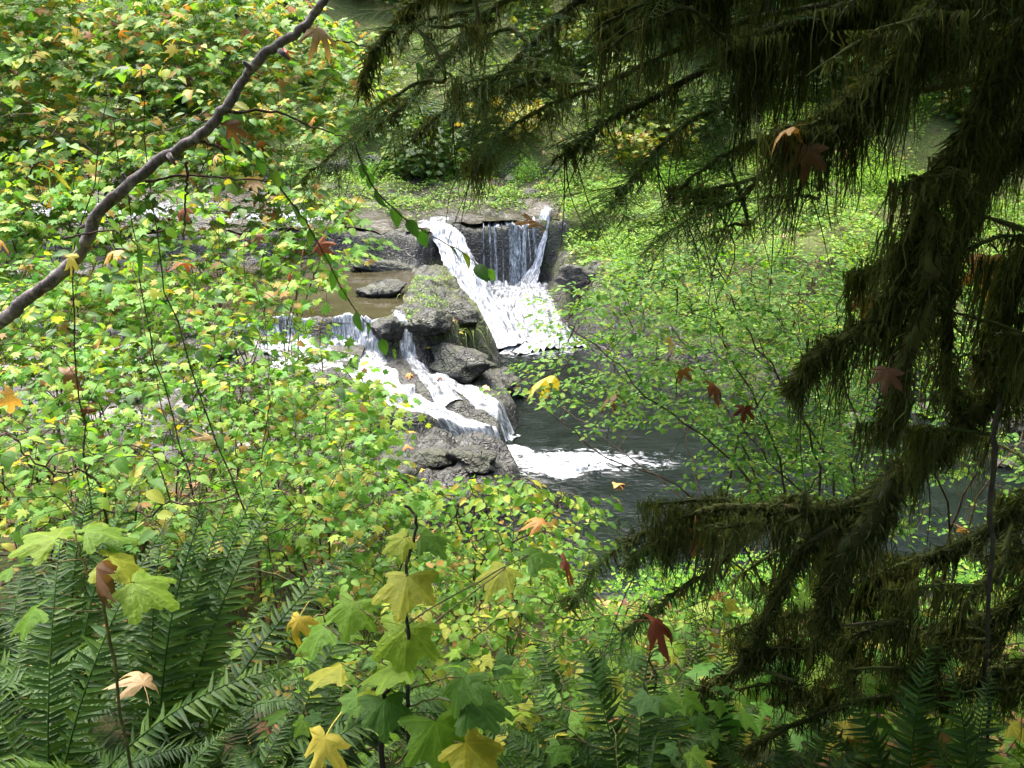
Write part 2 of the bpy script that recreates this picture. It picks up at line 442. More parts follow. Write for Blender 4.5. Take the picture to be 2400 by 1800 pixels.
gx = axis([(-60, -20, 4), (-20, -9, 0.5), (-9, -3.4, 0.12), (-3.4, 2.6, 0.045), (2.6, 8, 0.12), (8, 16, 0.5), (16, 60, 4)])
gy = axis([(-40, -4, 3), (-4, 8, 0.2), (8, 14.0, 0.045), (14.0, 19.6, 0.06), (19.6, 25, 0.12), (25, 40, 0.5), (40, 90, 4)])
GX, GY = np.meshgrid(gx, gy)
GZ = H(GX.ravel(), GY.ravel()).reshape(GX.shape)
nx, ny = len(gx), len(gy)
ii, jj = np.meshgrid(np.arange(nx - 1), np.arange(ny - 1))
quads = np.stack([jj * nx + ii, jj * nx + ii + 1, (jj + 1) * nx + ii + 1, (jj + 1) * nx + ii], -1).reshape(-1, 4)
cxm = ((gx[:-1] + gx[1:]) / 2)[ii].ravel(); cym = ((gy[:-1] + gy[1:]) / 2)[jj].ravel()
rk = rockness(cxm, cym)
allV = np.stack([GX.ravel(), GY.ravel(), GZ.ravel()], 1)
for nm, msk, mt in (('creek_bed', rk, 'rock'), ('ground', ~rk, 'soil')):
    q = quads[msk]; used = np.unique(q); re = np.full(len(allV), -1); re[used] = np.arange(len(used))
    g = Geo(); V = allV[used]
    g.add(V, Q=re[q], r=mossness(V[:, 0], V[:, 1]))
    link(nm, g.mesh(nm, M[mt]), kind='structure')

# ---------------------------------------------------------------- water
def sheet(name, mat, xs, ys, zf, keep=None, amp=0.015, fr=3.0):
    X, Y = np.meshgrid(xs, ys)
    Z = zf(X.ravel(), Y.ravel()) + amp * fbm(X.ravel() * fr, Y.ravel() * fr * 1.6, 0, 3, 31) * 2
    n, m = len(xs), len(ys)
    a, b = np.meshgrid(np.arange(n - 1), np.arange(m - 1))
    q = np.stack([b * n + a, b * n + a + 1, (b + 1) * n + a + 1, (b + 1) * n + a], -1).reshape(-1, 4)
    V = np.stack([X.ravel(), Y.ravel(), Z], 1)
    if keep is not None:
        c = V[q].mean(1); q = q[keep(c[:, 0], c[:, 1])]
        used = np.unique(q); re = np.full(len(V), -1); re[used] = np.arange(len(used)); V = V[used]; q = re[q]
    g = Geo(); g.add(V, Q=q)
    return link(name, g.mesh(name, M[mat]), kind='structure')

def pool_z(x, y):
    f = np.exp(-((x - 0.5) / 1.2) ** 2 - ((y - 15.9) / 1.0) ** 2) + np.exp(-((x - 0.7) / 0.9) ** 2 - ((y - 10.75) / 0.45) ** 2)
    return 0.05 * f * (1 + 1.6 * fbm(x * 5, y * 5, 0, 3, 41))
sheet('pool', 'pool', axis([(-2, 3, 0.06), (3, 16, 0.25)]), axis([(6.8, 10, 0.15), (10, 17, 0.06)]), pool_z, lambda x, y: (y < 16.4) | (x < 1.6), 0.012)
sheet('pond', 'pond', np.arange(-9.5, -1.7, 0.1), np.arange(13.55, 18.5, 0.1), lambda x, y: 1.10 + 0 * x,
      lambda x, y: polydist(P_POND, x, y) < 0.3, 0.004)
sheet('upper_stream', 'stream', np.arange(-18, 1.1, 0.14), np.arange(17.9, 24.2, 0.12), lambda x, y: np.minimum(1.74 + 0.13 * np.clip(y - 19, 0, 4), H(x, y) + 0.07),
      lambda x, y: (polydist(P_UPPER, x, y) < -0.12), 0.05, 1.5)
sheet('riffle', 'riffle', np.arange(-14, -2.2, 0.1), np.arange(8.8, 13.6, 0.1), lambda x, y: 0.90 - 0.05 * np.clip(x + 4, 0, 9),
      lambda x, y: polydist(P_LOW, x, y) < -0.1, 0.06, 2.0)

def ribbon(name, mat, line, widths, nu, nv, off=0.05, amp=0.05, seed=1, parent=None, bulge=0.0, follow=True, **kw):
    line = np.asarray(line, float)
    c = spline(line, nv); w = np.interp(np.linspace(0, 1, nv), np.linspace(0, 1, len(widths)), widths)
    t = np.gradient(c[:, :2], axis=0); t /= np.linalg.norm(t, axis=1, keepdims=True) + 1e-9
    nrm = np.stack([-t[:, 1], t[:, 0]], 1)
    u = np.linspace(-1, 1, nu)
    edge = 1 + 0.25 * fbm(np.arange(nv) * 0.15, u[None, :].T.ravel()[:1] * 0, seed, 3, seed)
    XY = c[:, None, :2] + nrm[:, None, :] * (u[None, :, None] * (w * edge)[:, None, None] * 0.5)
    x, y = XY[..., 0].ravel(), XY[..., 1].ravel()
    if follow and line.shape[1] == 2:
        z = np.maximum(H(x, y), -0.03)
    elif follow:
        zc = np.repeat(c[:, 2], nu); z = np.maximum(H(x, y), zc)
        # blend so that the sheet stays close to the set height
        z = np.minimum(z, zc + 0.10)
    else:
        z = np.repeat(c[:, 2], nu)
    uu = np.tile(u, nv)
    arc = np.concatenate([[0], np.cumsum(np.linalg.norm(np.diff(np.column_stack([c[:, :2], z.reshape(nv, nu)[:, nu // 2]]), axis=0), axis=1))])
    vv = np.repeat(arc, nu); ww = np.repeat(w, nu)
    z = z + off * (1 - 0.85 * np.abs(uu) ** 3) + bulge * (1 - uu ** 2) + amp * fbm(uu * ww * 7, vv * 3.0, seed, 4, seed + 50) * (1 - 0.6 * uu ** 2)
    V = np.stack([x, y, z], 1)
    a, b = np.meshgrid(np.arange(nu - 1), np.arange(nv - 1))
    q = np.stack([b * nu + a, b * nu + a + 1, (b + 1) * nu + a + 1, (b + 1) * nu + a], -1).reshape(-1, 4)
    g = Geo(); g.add(V, Q=q, flow=np.stack([uu * ww * 0.5, vv, np.full(len(vv), seed * 3.1)], 1))
    return link(name, g.mesh(name, M[mat], flow=True), parent=parent, **kw)

wf = link('waterfall', None, loc=(0, 0, 0), kind='structure')
ribbon('chute', 'fall', [(-1.75, 18.75, 1.75), (-1.38, 18.25, 1.68), (-1.02, 17.5, 1.14), (-0.66, 16.75, 0.58), (-0.22, 15.95, 0.05), (0.05, 15.5, 0.02)], [0.5, 0.62, 0.7, 0.85, 1.15, 1.2], 34, 130, 0.10, 0.10, 1, wf)
ribbon('plunge_rapid', 'fall_mid', [(0.05, 19.0, 0.46), (0.1, 18.4, 0.42), (0.2, 17.6, 0.32), (0.35, 16.8, 0.17), (0.5, 16.0, 0.06), (0.7, 15.4, 0.01)], [1.5, 1.65, 1.7, 1.7, 1.75, 1.7], 54, 130, 0.06, 0.16, 2, wf, follow=False)
ribbon('side_fall', 'fall', [(0.80, 19.75, 1.93), (0.72, 19.3, 1.86), (0.62, 19.02, 1.30), (0.48, 18.85, 0.8), (0.30, 18.6, 0.45)], [0.2, 0.26, 0.22, 0.3, 0.45], 14, 90, 0.05, 0.05, 3, wf, follow=False)
for k, (x0, w0, w1, mt) in enumerate([(-0.62, .03, .03, 'fall_thin'), (-0.50, .05, .03, 'fall_thin'), (-0.33, .12, .05, 'fall'), (-0.22, .03, .02, 'fall_thin'), (-0.06, .16, .10, 'fall_thin'), (0.02, .05, .03, 'fall'), (0.13, .08, .16, 'fall_thin'), (0.27, .14, .08, 'fall'), (0.36, .04, .03, 'fall_thin'), (0.47, .06, .10, 'fall_thin')]):
    xb = x0 + random.uniform(-0.03, 0.10); y0 = 19.2 + random.uniform(-0.02, 0.05)
    ribbon('water_strand', mt, [(x0, y0 + 0.35), (x0, y0), ((x0 + xb) / 2 + random.uniform(-.03, .03), y0 - 0.15), (xb, y0 - 0.28), (xb + 0.02, y0 - 0.6)],
           [w0 * 1.5, w0, (w0 + w1) * random.uniform(.3, .6), w1, w1 * 2], 6, 120, 0.035, 0.04, 10 + k, wf)
ribbon('lower_cascade', 'fall', [(-2.95, 12.95), (-2.35, 12.5), (-1.7, 11.65), (-0.95, 11.3), (-0.3, 11.08), (0.2, 10.78), (0.6, 10.62), (1.0, 10.55)], [1.1, 0.95, 0.8, 0.62, 0.55, 0.7, 0.8, 0.7], 34, 170, 0.09, 0.11, 4, wf)
ribbon('ledge_fall', 'fall', [(-2.5, 13.85), (-2.45, 13.5), (-2.42, 13.2), (-2.4, 12.7)], [0.75, 0.75, 0.85, 0.95], 34, 60, 0.05, 0.07, 5, wf)
ribbon('ledge_fall', 'fall', [(-3.7, 13.8), (-3.7, 13.5), (-3.65, 13.1), (-3.5, 12.6)], [1.1, 1.1, 1.2, 1.3], 34, 60, 0.05, 0.08, 6, wf)
ribbon('ledge_trickle', 'fall_thin', [(-1.85, 13.8), (-1.7, 13.3), (-1.5, 12.9), (-1.2, 12.3), (-0.85, 11.7)], [0.16, 0.16, 0.2, 0.32, 0.4], 12, 90, 0.04, 0.04, 7, wf)
ribbon('ledge_trickle', 'fall_thin', [(-1.15, 12.5), (-0.7, 12.2), (-0.35, 11.8), (0.05, 11.5)], [0.3, 0.4, 0.35, 0.3], 14, 60, 0.03, 0.04, 8, wf)
wf['label'] = 'white water falling from the upper stream through the rock slot to the pool'

# ---------------------------------------------------------------- boulders
def boulder_mesh(seed, mat):
    import bmesh
    bm = bmesh.new(); bmesh.ops.create_icosphere(bm, subdivisions=4, radius=1.0)
    V = np.array([v.co[:] for v in bm.verts]); T = np.array([[v.index for v in f.verts] for f in bm.faces]); bm.free()
    r = 1 + 0.75 * fbm(V[:, 0] * 1.2 + seed, V[:, 1] * 1.2, V[:, 2] * 1.2, 4, seed)
    V = V * r[:, None]
    for _ in range(7):                          # chisel flat faces
        d = RNG.normal(size=3); d /= np.linalg.norm(d); k = RNG.uniform(0.62, 0.85)
        t = V @ d; V = V - np.maximum(0, t - k)[:, None] * d[None, :] * 0.85
    V = V * (1 + 0.22 * fbm(V[:, 0] * 3 + seed, V[:, 1] * 4, V[:, 2] * 4, 4, seed + 9))[:, None]
    g = Geo(); g.add(V, T, r=0.35)
    return g.mesh('boulder', mat)
BM = [boulder_mesh(s, M['rock']) for s in range(6)]
def boulder(x, y, sx, sy, sz, k, rz, label, sink=0.35, group=None, z=None):
    o = link('boulder', BM[k % 6], label=label, cat='rock', group=group)
    zz = float(H(np.array([x]), np.array([y]))[0]) if z is None else z
    o.location = (x, y, zz + sz * (1 - sink) - sz * 0.3); o.scale = (sx, sy, sz); o.rotation_euler = (random.uniform(-.2, .2), random.uniform(-.2, .2), rz)
    return o
boulder(-0.2, 13.3, 0.42, 0.5, 0.34, 0, 0.4, 'rounded wet boulder with moss at the foot of the mossy ledge beside the pool')
boulder(-0.8, 12.8, 0.34, 0.5, 0.30, 1, 1.2, 'dark wet boulder below the ledge with thin water running round it')
boulder(-1.25, 13.25, 0.42, 0.34, 0.24, 3, 0.9, 'dark wet rock forming the front corner of the mossy ledge')
boulder(-0.85, 14.2, 0.3, 0.45, 0.22, 5, 0.3, 'mossy dark rock on the edge of the ledge above the chute foot')
boulder(-1.9, 13.35, 0.3, 0.25, 0.2, 4, 2.0, 'small dark rock splitting the water at the lip of the pond')
boulder(-2.3, 15.35, 0.48, 0.26, 0.16, 2, 0.2, 'pale grey flat rock lying in the edge of the brown pond', z=1.08)
boulder(-2.6, 17.4, 0.7, 0.22, 0.16, 3, 0.1, 'long grey rock at the back edge of the brown pond', z=1.08)
boulder(1.35, 16.9, 0.35, 0.45, 0.3, 4, 0.9, 'dark wet rock at the right foot of the waterfall under ferns')
boulder(-1.0, 9.9, 0.42, 0.3, 0.14, 5, 0.5, 'flat grey slab on the dry bedrock shelf beside the lower cascade')
boulder(-0.45, 9.7, 0.3, 0.26, 0.16, 1, 2.1, 'knobbly dark rock on the end of the bedrock shelf by the pool')
boulder(-1.35, 9.35, 0.36, 0.24, 0.14, 2, 1.1, 'low grey rock half hidden by leaves on the bedrock shelf')
for k in range(15):
    x, y = random.uniform(-12, -3.4), random.uniform(9.6, 13.2)
    s = random.uniform(0.15, 0.38)
    boulder(x, y, s * 1.3, s, s * 0.6, k, random.uniform(0, 6), 'grey wet rock in the riffle behind the vine maple leaves', group='rocks in the riffle')
for k in range(16):
    x, y = random.uniform(-8, 0.8), random.uniform(20.2, 23.5)
    s = random.uniform(0.15, 0.42)
    boulder(x, y, s * 1.4, s, s * 0.55, k, random.uniform(0, 6), 'dark rock in the shallow stream above the falls', group='rocks in the upper stream')
for k in range(9):
    x, y = random.uniform(4.5, 9), random.uniform(10.2, 12.6)
    s = random.uniform(0.15, 0.35)
    boulder(x, y, s * 1.5, s, s * 0.6, k, random.uniform(0, 6), 'grey streamside rock at the water seen through the hanging moss', group='rocks behind the mossy tree', z=-0.02)
# ---------------------------------------------------------------- plant materials
M['vm_green'] = leaf_mat('vine_maple_green', [(0.0, (0.078, 0.200, 0.031)), (0.35, (0.134, 0.284, 0.044)), (0.68, (0.202, 0.347, 0.056)), (0.82, (0.381, 0.399, 0.062)), (0.90, (0.616, 0.420, 0.062)), (0.97, (0.448, 0.179, 0.037)), (1.0, (0.224, 0.084, 0.031))])
M['vm_yellow'] = leaf_mat('vine_maple_yellow', [(0.0, (0.095, 0.278, 0.035)), (0.35, (0.154, 0.350, 0.047)), (0.65, (0.249, 0.433, 0.065)), (0.85, (0.380, 0.494, 0.070)), (0.93, (0.446, 0.371, 0.058)), (0.98, (0.321, 0.165, 0.035)), (1.0, (0.161, 0.077, 0.029))], spots=0.45)
M['thimble'] = leaf_mat('thimbleberry_leaf', [(0.0, (0.06, 0.15, 0.03)), (0.3, (0.10, 0.22, 0.022)), (0.6, (0.17, 0.32, 0.022)), (0.88, (0.27, 0.39, 0.03)), (1.0, (0.48, 0.42, 0.05))], trans=0.5, rough=0.5, vein=(1.5, 1.4, 1.1), spots=0.35, bumpy=True)
M['salmon'] = leaf_mat('ovate_leaf', [(0.0, (0.072, 0.190, 0.025)), (0.4, (0.135, 0.300, 0.030)), (0.78, (0.243, 0.380, 0.040)), (0.93, (0.450, 0.440, 0.060)), (1.0, (0.360, 0.190, 0.040))], spots=0.3)
M['huckle'] = leaf_mat('huckleberry_leaf', [(0.0, (0.057, 0.174, 0.016)), (0.45, (0.116, 0.288, 0.020)), (0.8, (0.199, 0.369, 0.028)), (1.0, (0.315, 0.390, 0.040))], trans=0.5)
M['cover'] = leaf_mat('ground_cover_leaf', [(0.0, (0.042, 0.123, 0.009)), (0.4, (0.105, 0.237, 0.015)), (0.75, (0.188, 0.322, 0.024)), (0.94, (0.264, 0.341, 0.036)), (1.0, (0.278, 0.209, 0.042))], trans=0.35, rough=0.55)
M['hazel'] = leaf_mat('hazel_leaf', [(0.0, (0.035, 0.11, 0.02)), (0.6, (0.07, 0.17, 0.03)), (0.9, (0.14, 0.24, 0.04)), (1.0, (0.42, 0.36, 0.05))], trans=0.42)
M['far'] = leaf_mat('far_leaf', [(0.0, (0.032, 0.080, 0.015)), (0.4, (0.070, 0.144, 0.025)), (0.75, (0.140, 0.216, 0.038)), (0.9, (0.266, 0.264, 0.042)), (1.0, (0.252, 0.136, 0.035))], trans=0.35)
M['fern'] = leaf_mat('sword_fern_leaflet', [(0.0, (0.022, 0.056, 0.009)), (0.6, (0.044, 0.100, 0.014)), (1.0, (0.078, 0.143, 0.015))], trans=0.3, rough=0.5, spec=0.2)
M['dead'] = leaf_mat('dead_leaf', [(0.0, (0.09, 0.035, 0.015)), (0.35, (0.22, 0.09, 0.03)), (0.6, (0.40, 0.19, 0.06)), (0.82, (0.52, 0.33, 0.13)), (1.0, (0.50, 0.36, 0.05))], trans=0.25, rough=0.55, vein=(1.5, 1.4, 1.3), spots=0.5)
M['needle'] = leaf_mat('hemlock_needle', [(0.0, (0.041, 0.085, 0.018)), (0.6, (0.074, 0.143, 0.030)), (1.0, (0.149, 0.202, 0.035))], trans=0.3, rough=0.7, spec=0.15)
M['moss'] = leaf_mat('hanging_moss', MOSS_STOPS, trans=0.35, rough=0.9, spec=0.1, warm=(1.2, 1.15, 0.6))
M['straw'] = leaf_mat('dry_straw', [(0.0, (0.20, 0.15, 0.08)), (1.0, (0.42, 0.34, 0.2))], trans=0.2, rough=0.7)
M['grass'] = leaf_mat('draped_grass', [(0.0, (0.08, 0.13, 0.02)), (0.6, (0.2, 0.25, 0.05)), (1.0, (0.36, 0.32, 0.1))], trans=0.3)

def bark_mat(name, dark, light, scale=30.0, mossy=0.0):
    s = NT(name); p = s.coord()
    mp = s.n('Mapping'); mp.inputs['Scale'].default_value = (1, 1, 0.45); s.l(p, mp.inputs[0])
    n = s.noise(scale, 5, 0.7, mp.outputs[0], 0.5)
    c = s.ramp(n, [(0.3, dark), (0.7, light)])
    sp = s.ramp(s.noise(scale * 0.35, 4, 0.7, p), [(0.52, 0.0), (0.62, 0.8)])
    c = s.mix(sp, c, tuple(min(1, 1.5 * a) for a in light))
    if mossy: c = s.mix(s.math('MULTIPLY', s.ramp(s.noise(9, 3, 0.6, p), [(0.4, 0), (0.6, 1)]), mossy), c, (0.07, 0.08, 0.02))
    return s.done(s.principled(c, 0.8, s.bump(n, 0.8, 0.008), 0.25))
M['bark_grey'] = bark_mat('grey_brown_bark', (0.03, 0.022, 0.02), (0.24, 0.205, 0.195), 48)
M['bark_dark'] = bark_mat('dark_bark', (0.018, 0.013, 0.010), (0.06, 0.045, 0.035), 40, 0.35)
M['twig'] = bark_mat('twig_bark', (0.03, 0.018, 0.012), (0.10, 0.065, 0.045), 60)
M['stem_green'] = bark_mat('green_stem', (0.06, 0.07, 0.02), (0.16, 0.13, 0.05), 60)

# ---------------------------------------------------------------- leaf shapes (petiole at the origin, tip along +Y, upper side +Z)
def palmate(lobes, sinus, shoulder=0.74, sh_ang=9, droop=0.22, pleat=0.12, teeth=0, ring=False, curl=0.0, seed=0, stalk=0.0):
    rg = np.random.default_rng(seed)
    pts, vein = [], []
    L = sorted(lobes, key=lambda l: l[0])
    def put(a, r, v): pts.append((math.radians(a), r)); vein.append(v)
    put(L[0][0] - 26, L[0][1] * 0.35, 0.2)
    for i, (a, r) in enumerate(L):
        r = r * rg.uniform(0.88, 1.08); a = a + rg.uniform(-5, 5)
        if sh_ang: put(a - sh_ang, r * shoulder, 0.62)
        if teeth: put(a - sh_ang * 0.75, r * (shoulder + 0.02) * 0.93, 0.7); put(a - sh_ang * 0.55, r * (shoulder + 0.13), 0.78)
        put(a, r, 1.0)
        if teeth: put(a + sh_ang * 0.55, r * (shoulder + 0.13), 0.78); put(a + sh_ang * 0.75, r * (shoulder + 0.02) * 0.93, 0.7)
        if sh_ang: put(a + sh_ang, r * shoulder, 0.62)
        if i < len(L) - 1:
            b, q = L[i + 1]; put((a + b) / 2, min(r, q) * sinus, 0.0)
    put(L[-1][0] + 26, L[-1][1] * 0.35, 0.2)
    pts = np.array(pts); vein = np.array(vein); n = len(pts)
    def ringpts(k):
        r = pts[:, 1] * k
        x, y = np.sin(pts[:, 0]) * r, np.cos(pts[:, 0]) * r
        z = -droop * r ** 2 - pleat * (1 - vein) * r * 0.8 + curl * np.abs(x) * r
        return np.stack([x, y, z], 1)
    if ring:
        V = np.vstack([[[0, 0, 0]], ringpts(0.55), ringpts(1.0)]); W = np.concatenate([[1], np.where(vein >= 0.99, 1, vein * 0.9), vein])
        T = []
        for i in range(n - 1):
            T += [(0, 1 + i + 1, 1 + i), (1 + i, 1 + i + 1, 1 + n + i + 1), (1 + i, 1 + n + i + 1, 1 + n + i)]
    else:
        V = np.vstack([[[0, 0, 0]], ringpts(1.0)]); W = np.concatenate([[1], vein])
        T = [(0, 1 + i + 1, 1 + i) for i in range(n - 1)]
    T = np.array(T)
    if stalk:
        m = len(V); w = 0.014
        V = np.vstack([V, [(-w, 0.0, -0.004), (w, 0.0, -0.004), (-w, -stalk * 0.5, -0.04 - stalk * 0.1), (w, -stalk * 0.5, -0.04 - stalk * 0.1), (-w, -stalk, -0.05 - stalk * 0.4), (w, -stalk, -0.05 - stalk * 0.4)]])
        W = np.concatenate([W, np.full(6, 1.0)])
        T = np.vstack([T, [(m, m + 1, m + 3), (m, m + 3, m + 2), (m + 2, m + 3, m + 5), (m + 2, m + 5, m + 4)]])
    return V, T, W

def ovate(width=0.55, rows=5, droop=0.2, fold=0.12, teeth=0.0, pw=0.75, seed=0):
    rg = np.random.default_rng(seed)
    V, W, T = [(0, 0, 0)], [1.0], []
    ts = np.linspace(0, 1, rows + 2)[1:-1]
    for t in ts:
        w = width * 0.5 * (math.sin(math.pi * t ** pw)) ** 0.8 * rg.uniform(1 - teeth, 1 + teeth)
        z = -droop * t * t
        V += [(-w, t + 0.02, z + fold * w * 2), (0, t, z), (w, t + 0.02, z + fold * w * 2)]; W += [0.2, 1.0, 0.2]
    V.append((0, 1, -droop)); W.append(1.0)
    T += [(0, 2, 1), (0, 3, 2)]
    for k in range(rows - 1):
        a, b = 1 + 3 * k, 4 + 3 * k
        T += [(a, a + 1, b + 1), (a, b + 1, b), (a + 1, a + 2, b + 2), (a + 1, b + 2, b + 1)]
    a = 1 + 3 * (rows - 1); e = len(V) - 1
    T += [(a, a + 1, e), (a + 1, a + 2, e)]
    return np.array(V, float), np.array(T), np.array(W, float)

def trifoliate(seed=0):
    V, T, W = [], [], []; n = 0
    for a, s, o in ((0, 1.0, 0.28), (70, 0.78, 0.12), (-70, 0.78, 0.12)):
        v, t, w = ovate(0.66, 4, 0.25, 0.10, 0.14, 0.7, seed + a + 100)
        ca, sa = math.cos(math.radians(-a)), math.sin(math.radians(-a))
        v = v * s * 0.72; v[:, 1] += o
        R = np.array([[ca, -sa, 0], [sa, ca, 0], [0, 0, 1]]); v = v @ R.T
        V.append(v); T.append(t + n); W.append(w); n += len(v)
    return np.vstack(V), np.vstack(T), np.concatenate(W)

def maple(seed):
    """bigleaf maple: five deep lobes with side teeth, dried and curled"""
    rg = np.random.default_rng(seed + 40)
    half = [(0, 1.0), (5, .85), (10, .87), (12, .72), (16, .55), (24, .40), (33, .56), (36, .78), (41, .76), (47, .95), (53, .77), (58, .75), (62, .56), (72, .36), (86, .50), (90, .61), (97, .67), (104, .50), (115, .42), (128, .37), (142, .22), (162, .12)]
    pts = [(-a, r) for a, r in half[:0:-1]] + half
    A = np.radians([a + rg.normal(0, 1.6) for a, r in pts]); R0 = np.array([r * rg.uniform(.93, 1.06) for a, r in pts])
    tips = np.radians([0, 47, -47, 97, -97]); vein = np.clip(1 - np.min(np.abs(np.degrees(A)[:, None] - np.degrees(tips)[None]), 1) / 16, 0, 1); vein[vein > 0.85] = 1
    n = len(A); V = [np.zeros((1, 3))]; W = [np.ones(1)]; ph = rg.uniform(0, 6, 4); droop, cup = rg.uniform(.3, .9), rg.uniform(-.6, 1.2)
    for k in (0.4, 0.72, 1.0):
        r = R0 * k; x, y = np.sin(A) * r, np.cos(A) * r
        z = -droop * r ** 2 + cup * x * x + .20 * np.sin(4 * x + ph[0]) * r + .16 * np.sin(5 * y + ph[1]) * r - .10 * (1 - vein) * r
        V.append(np.stack([x, y, z], 1)); W.append(np.where(vein == 1, 1, vein * .9))
    T = []
    for i in range(n - 1):
        T.append((0, 2 + i, 1 + i))
        for q in (0, 1):
            a = 1 + q * n + i; b = a + n; T += [(a, a + 1, b + 1), (a, b + 1, b)]
    V = np.vstack(V); W = np.concatenate(W); m = len(V); w = 0.014
    V = np.vstack([V, [(-w, 0, 0), (w, 0, 0), (-w, -.35, -.06), (w, -.35, -.06), (-w, -.7, -.2), (w, -.7, -.2)]]); W = np.concatenate([W, np.ones(6)])
    T += [(m, m + 1, m + 3), (m, m + 3, m + 2), (m + 2, m + 3, m + 5), (m + 2, m + 5, m + 4)]
    return V, np.array(T), W

VINE = [(-118, 0.42), (-80, 0.72), (-40, 0.92), (0, 1.0), (40, 0.92), (80, 0.72), (118, 0.42)]
BIGM = [(-104, 0.58), (-50, 0.90), (0, 1.0), (50, 0.90), (104, 0.58)]
THIM = [(-108, 0.66), (-52, 0.86), (0, 1.0), (52, 0.86), (108, 0.66)]
TPL = {
    'vine': [palmate(VINE, 0.66, 0.76, 11, 0.20 + 0.06 * k, 0.14, seed=k, curl=0.05 * (k - 1)) for k in range(4)],
    'bigm': [maple(k) for k in range(4)],
    'vine_lo': [palmate(VINE, 0.62, 0, 0, 0.20 + 0.06 * k, 0.14, seed=k, curl=0.05 * (k - 1)) for k in range(3)],
    'thim': [palmate(THIM, 0.74, 0.80, 15, 0.30 + 0.12 * k, 0.20, teeth=1, ring=True, seed=k + 9, curl=-0.1 + 0.1 * k, stalk=0.0) for k in range(4)],
    'thims': [palmate(THIM, 0.72, 0.78, 14, 0.30 + 0.1 * k, 0.16, seed=k + 5) for k in range(3)],
    'ovate': [ovate(0.62, 4, 0.2 + 0.08 * k, 0.12, 0.06, seed=k) for k in range(3)],
    'tiny': [ovate(0.62, 1, 0.1, 0.12, 0)],
    'small': [ovate(0.58, 2, 0.12, 0.12, 0, seed=k) for k in range(2)],
    'tri': [trifoliate(k * 7) for k in range(3)],
    'lance': [ovate(0.2, 5, 0.3 + 0.2 * k, 0.1, 0, 0.8, seed=k) for k in range(2)],
    'wisp': [(np.array([(-.3, 0, 0), (.3, 0, 0), (.22, .6, -.06), (-.22, .6, -.06), (0, 1, -.2)], float), np.array([(0, 1, 2), (0, 2, 3), (3, 2, 4)]), np.zeros(5))],
}
def tmesh(key, mat, name='leaf'):
    out = []
    for V, T, W in TPL[key]:
        g = Geo(); g.add(V, T, vein=W); out.append(g.mesh(name, M[mat]))
    return out

def frames(axis, normal):
    """rotation matrices whose columns are (right, tip axis, normal)"""
    a = axis / (np.linalg.norm(axis, axis=-1, keepdims=True) + 1e-9)
    r = np.cross(a, normal); r /= np.linalg.norm(r, axis=-1, keepdims=True) + 1e-9
    n = np.cross(r, a)
    return np.stack([r, a, n], -1)

def scatter(geo, key, pos, R, size, rnd):
    tp = TPL[key]; k = len(tp)
    idx = np.arange(len(pos)) % k
    for j in range(k):
        m = idx == j
        if not m.any(): continue
        V, T, W = tp[j]; nv = len(V); N = int(m.sum())
        X = np.einsum('nij,vj->nvi', R[m], V) * size[m][:, None, None] + pos[m][:, None, :]
        TT = (T[None] + (np.arange(N) * nv)[:, None, None]).reshape(-1, 3)
        geo.add(X.reshape(-1, 3), TT, r=np.repeat(rnd[m], nv), vein=np.tile(W, N))

LEAF_MESH = {}
def leaf_objects(key, mat, root, pos, R, size, name='leaf'):
    k = (key, mat, name)
    if k not in LEAF_MESH: LEAF_MESH[k] = tmesh(key, mat, name)
    ms = LEAF_MESH[k]; off = np.array(root.location)
    for i in range(len(pos)):
        o = bpy.data.objects.new(name, ms[i % len(ms)]); COL.objects.link(o); o.parent = root
        A = np.eye(4); A[:3, :3] = R[i] * size[i]; A[:3, 3] = pos[i] - off
        o.matrix_basis = Matrix(A.tolist())

def ground_at(px, py):
    """where the ray through a photo pixel meets the ground"""
    d = at(px, py, 1.0) - np.array((0, 0, CAM_H)); ts = np.linspace(0.8, 40, 2000)
    P = d[None] * ts[:, None]; k = np.argmax(P[:, 2] + CAM_H < H(P[:, 0], P[:, 1]))
    return P[k][0], P[k][1]
Hs = lambda x, y: float(H(np.array([x]), np.array([y]))[0])

def targets(poly, n, D, hgt, thin=(), seed=0, horiz=None):
    """n points seen inside the photo polygon, D metres ahead, hgt metres above the ground"""
    rg = np.random.default_rng(seed); P = np.array(poly, float); out = []; tries = 0
    while len(out) < n and tries < 60:
        tries += 1
        m = 4 * n
        px = rg.uniform(P[:, 0].min(), P[:, 0].max(), m); py = rg.uniform(P[:, 1].min(), P[:, 1].max(), m)
        ok = inpoly(poly, px, py)
        for q, keep in thin: ok &= ~(inpoly(q, px, py) & (rg.random(m) > keep))
        px, py = px[ok], py[ok]
        d = rg.uniform(D[0], D[1], len(px)) if len(D) == 2 else np.interp(py, D[0], D[1]) + rg.uniform(-D[2], D[2], len(px))
        X, Y = (px - 1200) / F_PX, -(py - 900) / F_PX
        dx, dy, dz = X, CP + Y * SP, -SP + Y * CP
        t = d / dy; Q = np.stack([t * dx, d, CAM_H + t * dz], 1)
        h = Q[:, 2] - H(Q[:, 0], Q[:, 1])
        ok = (h > hgt[0]) & (h < hgt[1])
        out += list(Q[ok])
    return np.array(out[:n])

WATER_VIEW = [(720, 700), (840, 590), (900, 560), (1000, 490), (1130, 470), (1300, 490), (1300, 620), (1340, 740), (1440, 830), (1460, 960), (1660, 1010), (1670, 1120), (1560, 1170), (1420, 1230), (1330, 1170), (1200, 1110), (1010, 1130), (900, 1080), (930, 960), (880, 850), (760, 770)]

def ybank(x): return float(np.interp(x, [-60, -3, -1, 0.5, 2, 6, 60], [8.9, 8.3, 7.4, 6.6, 6.6, 7.0, 7.5]))

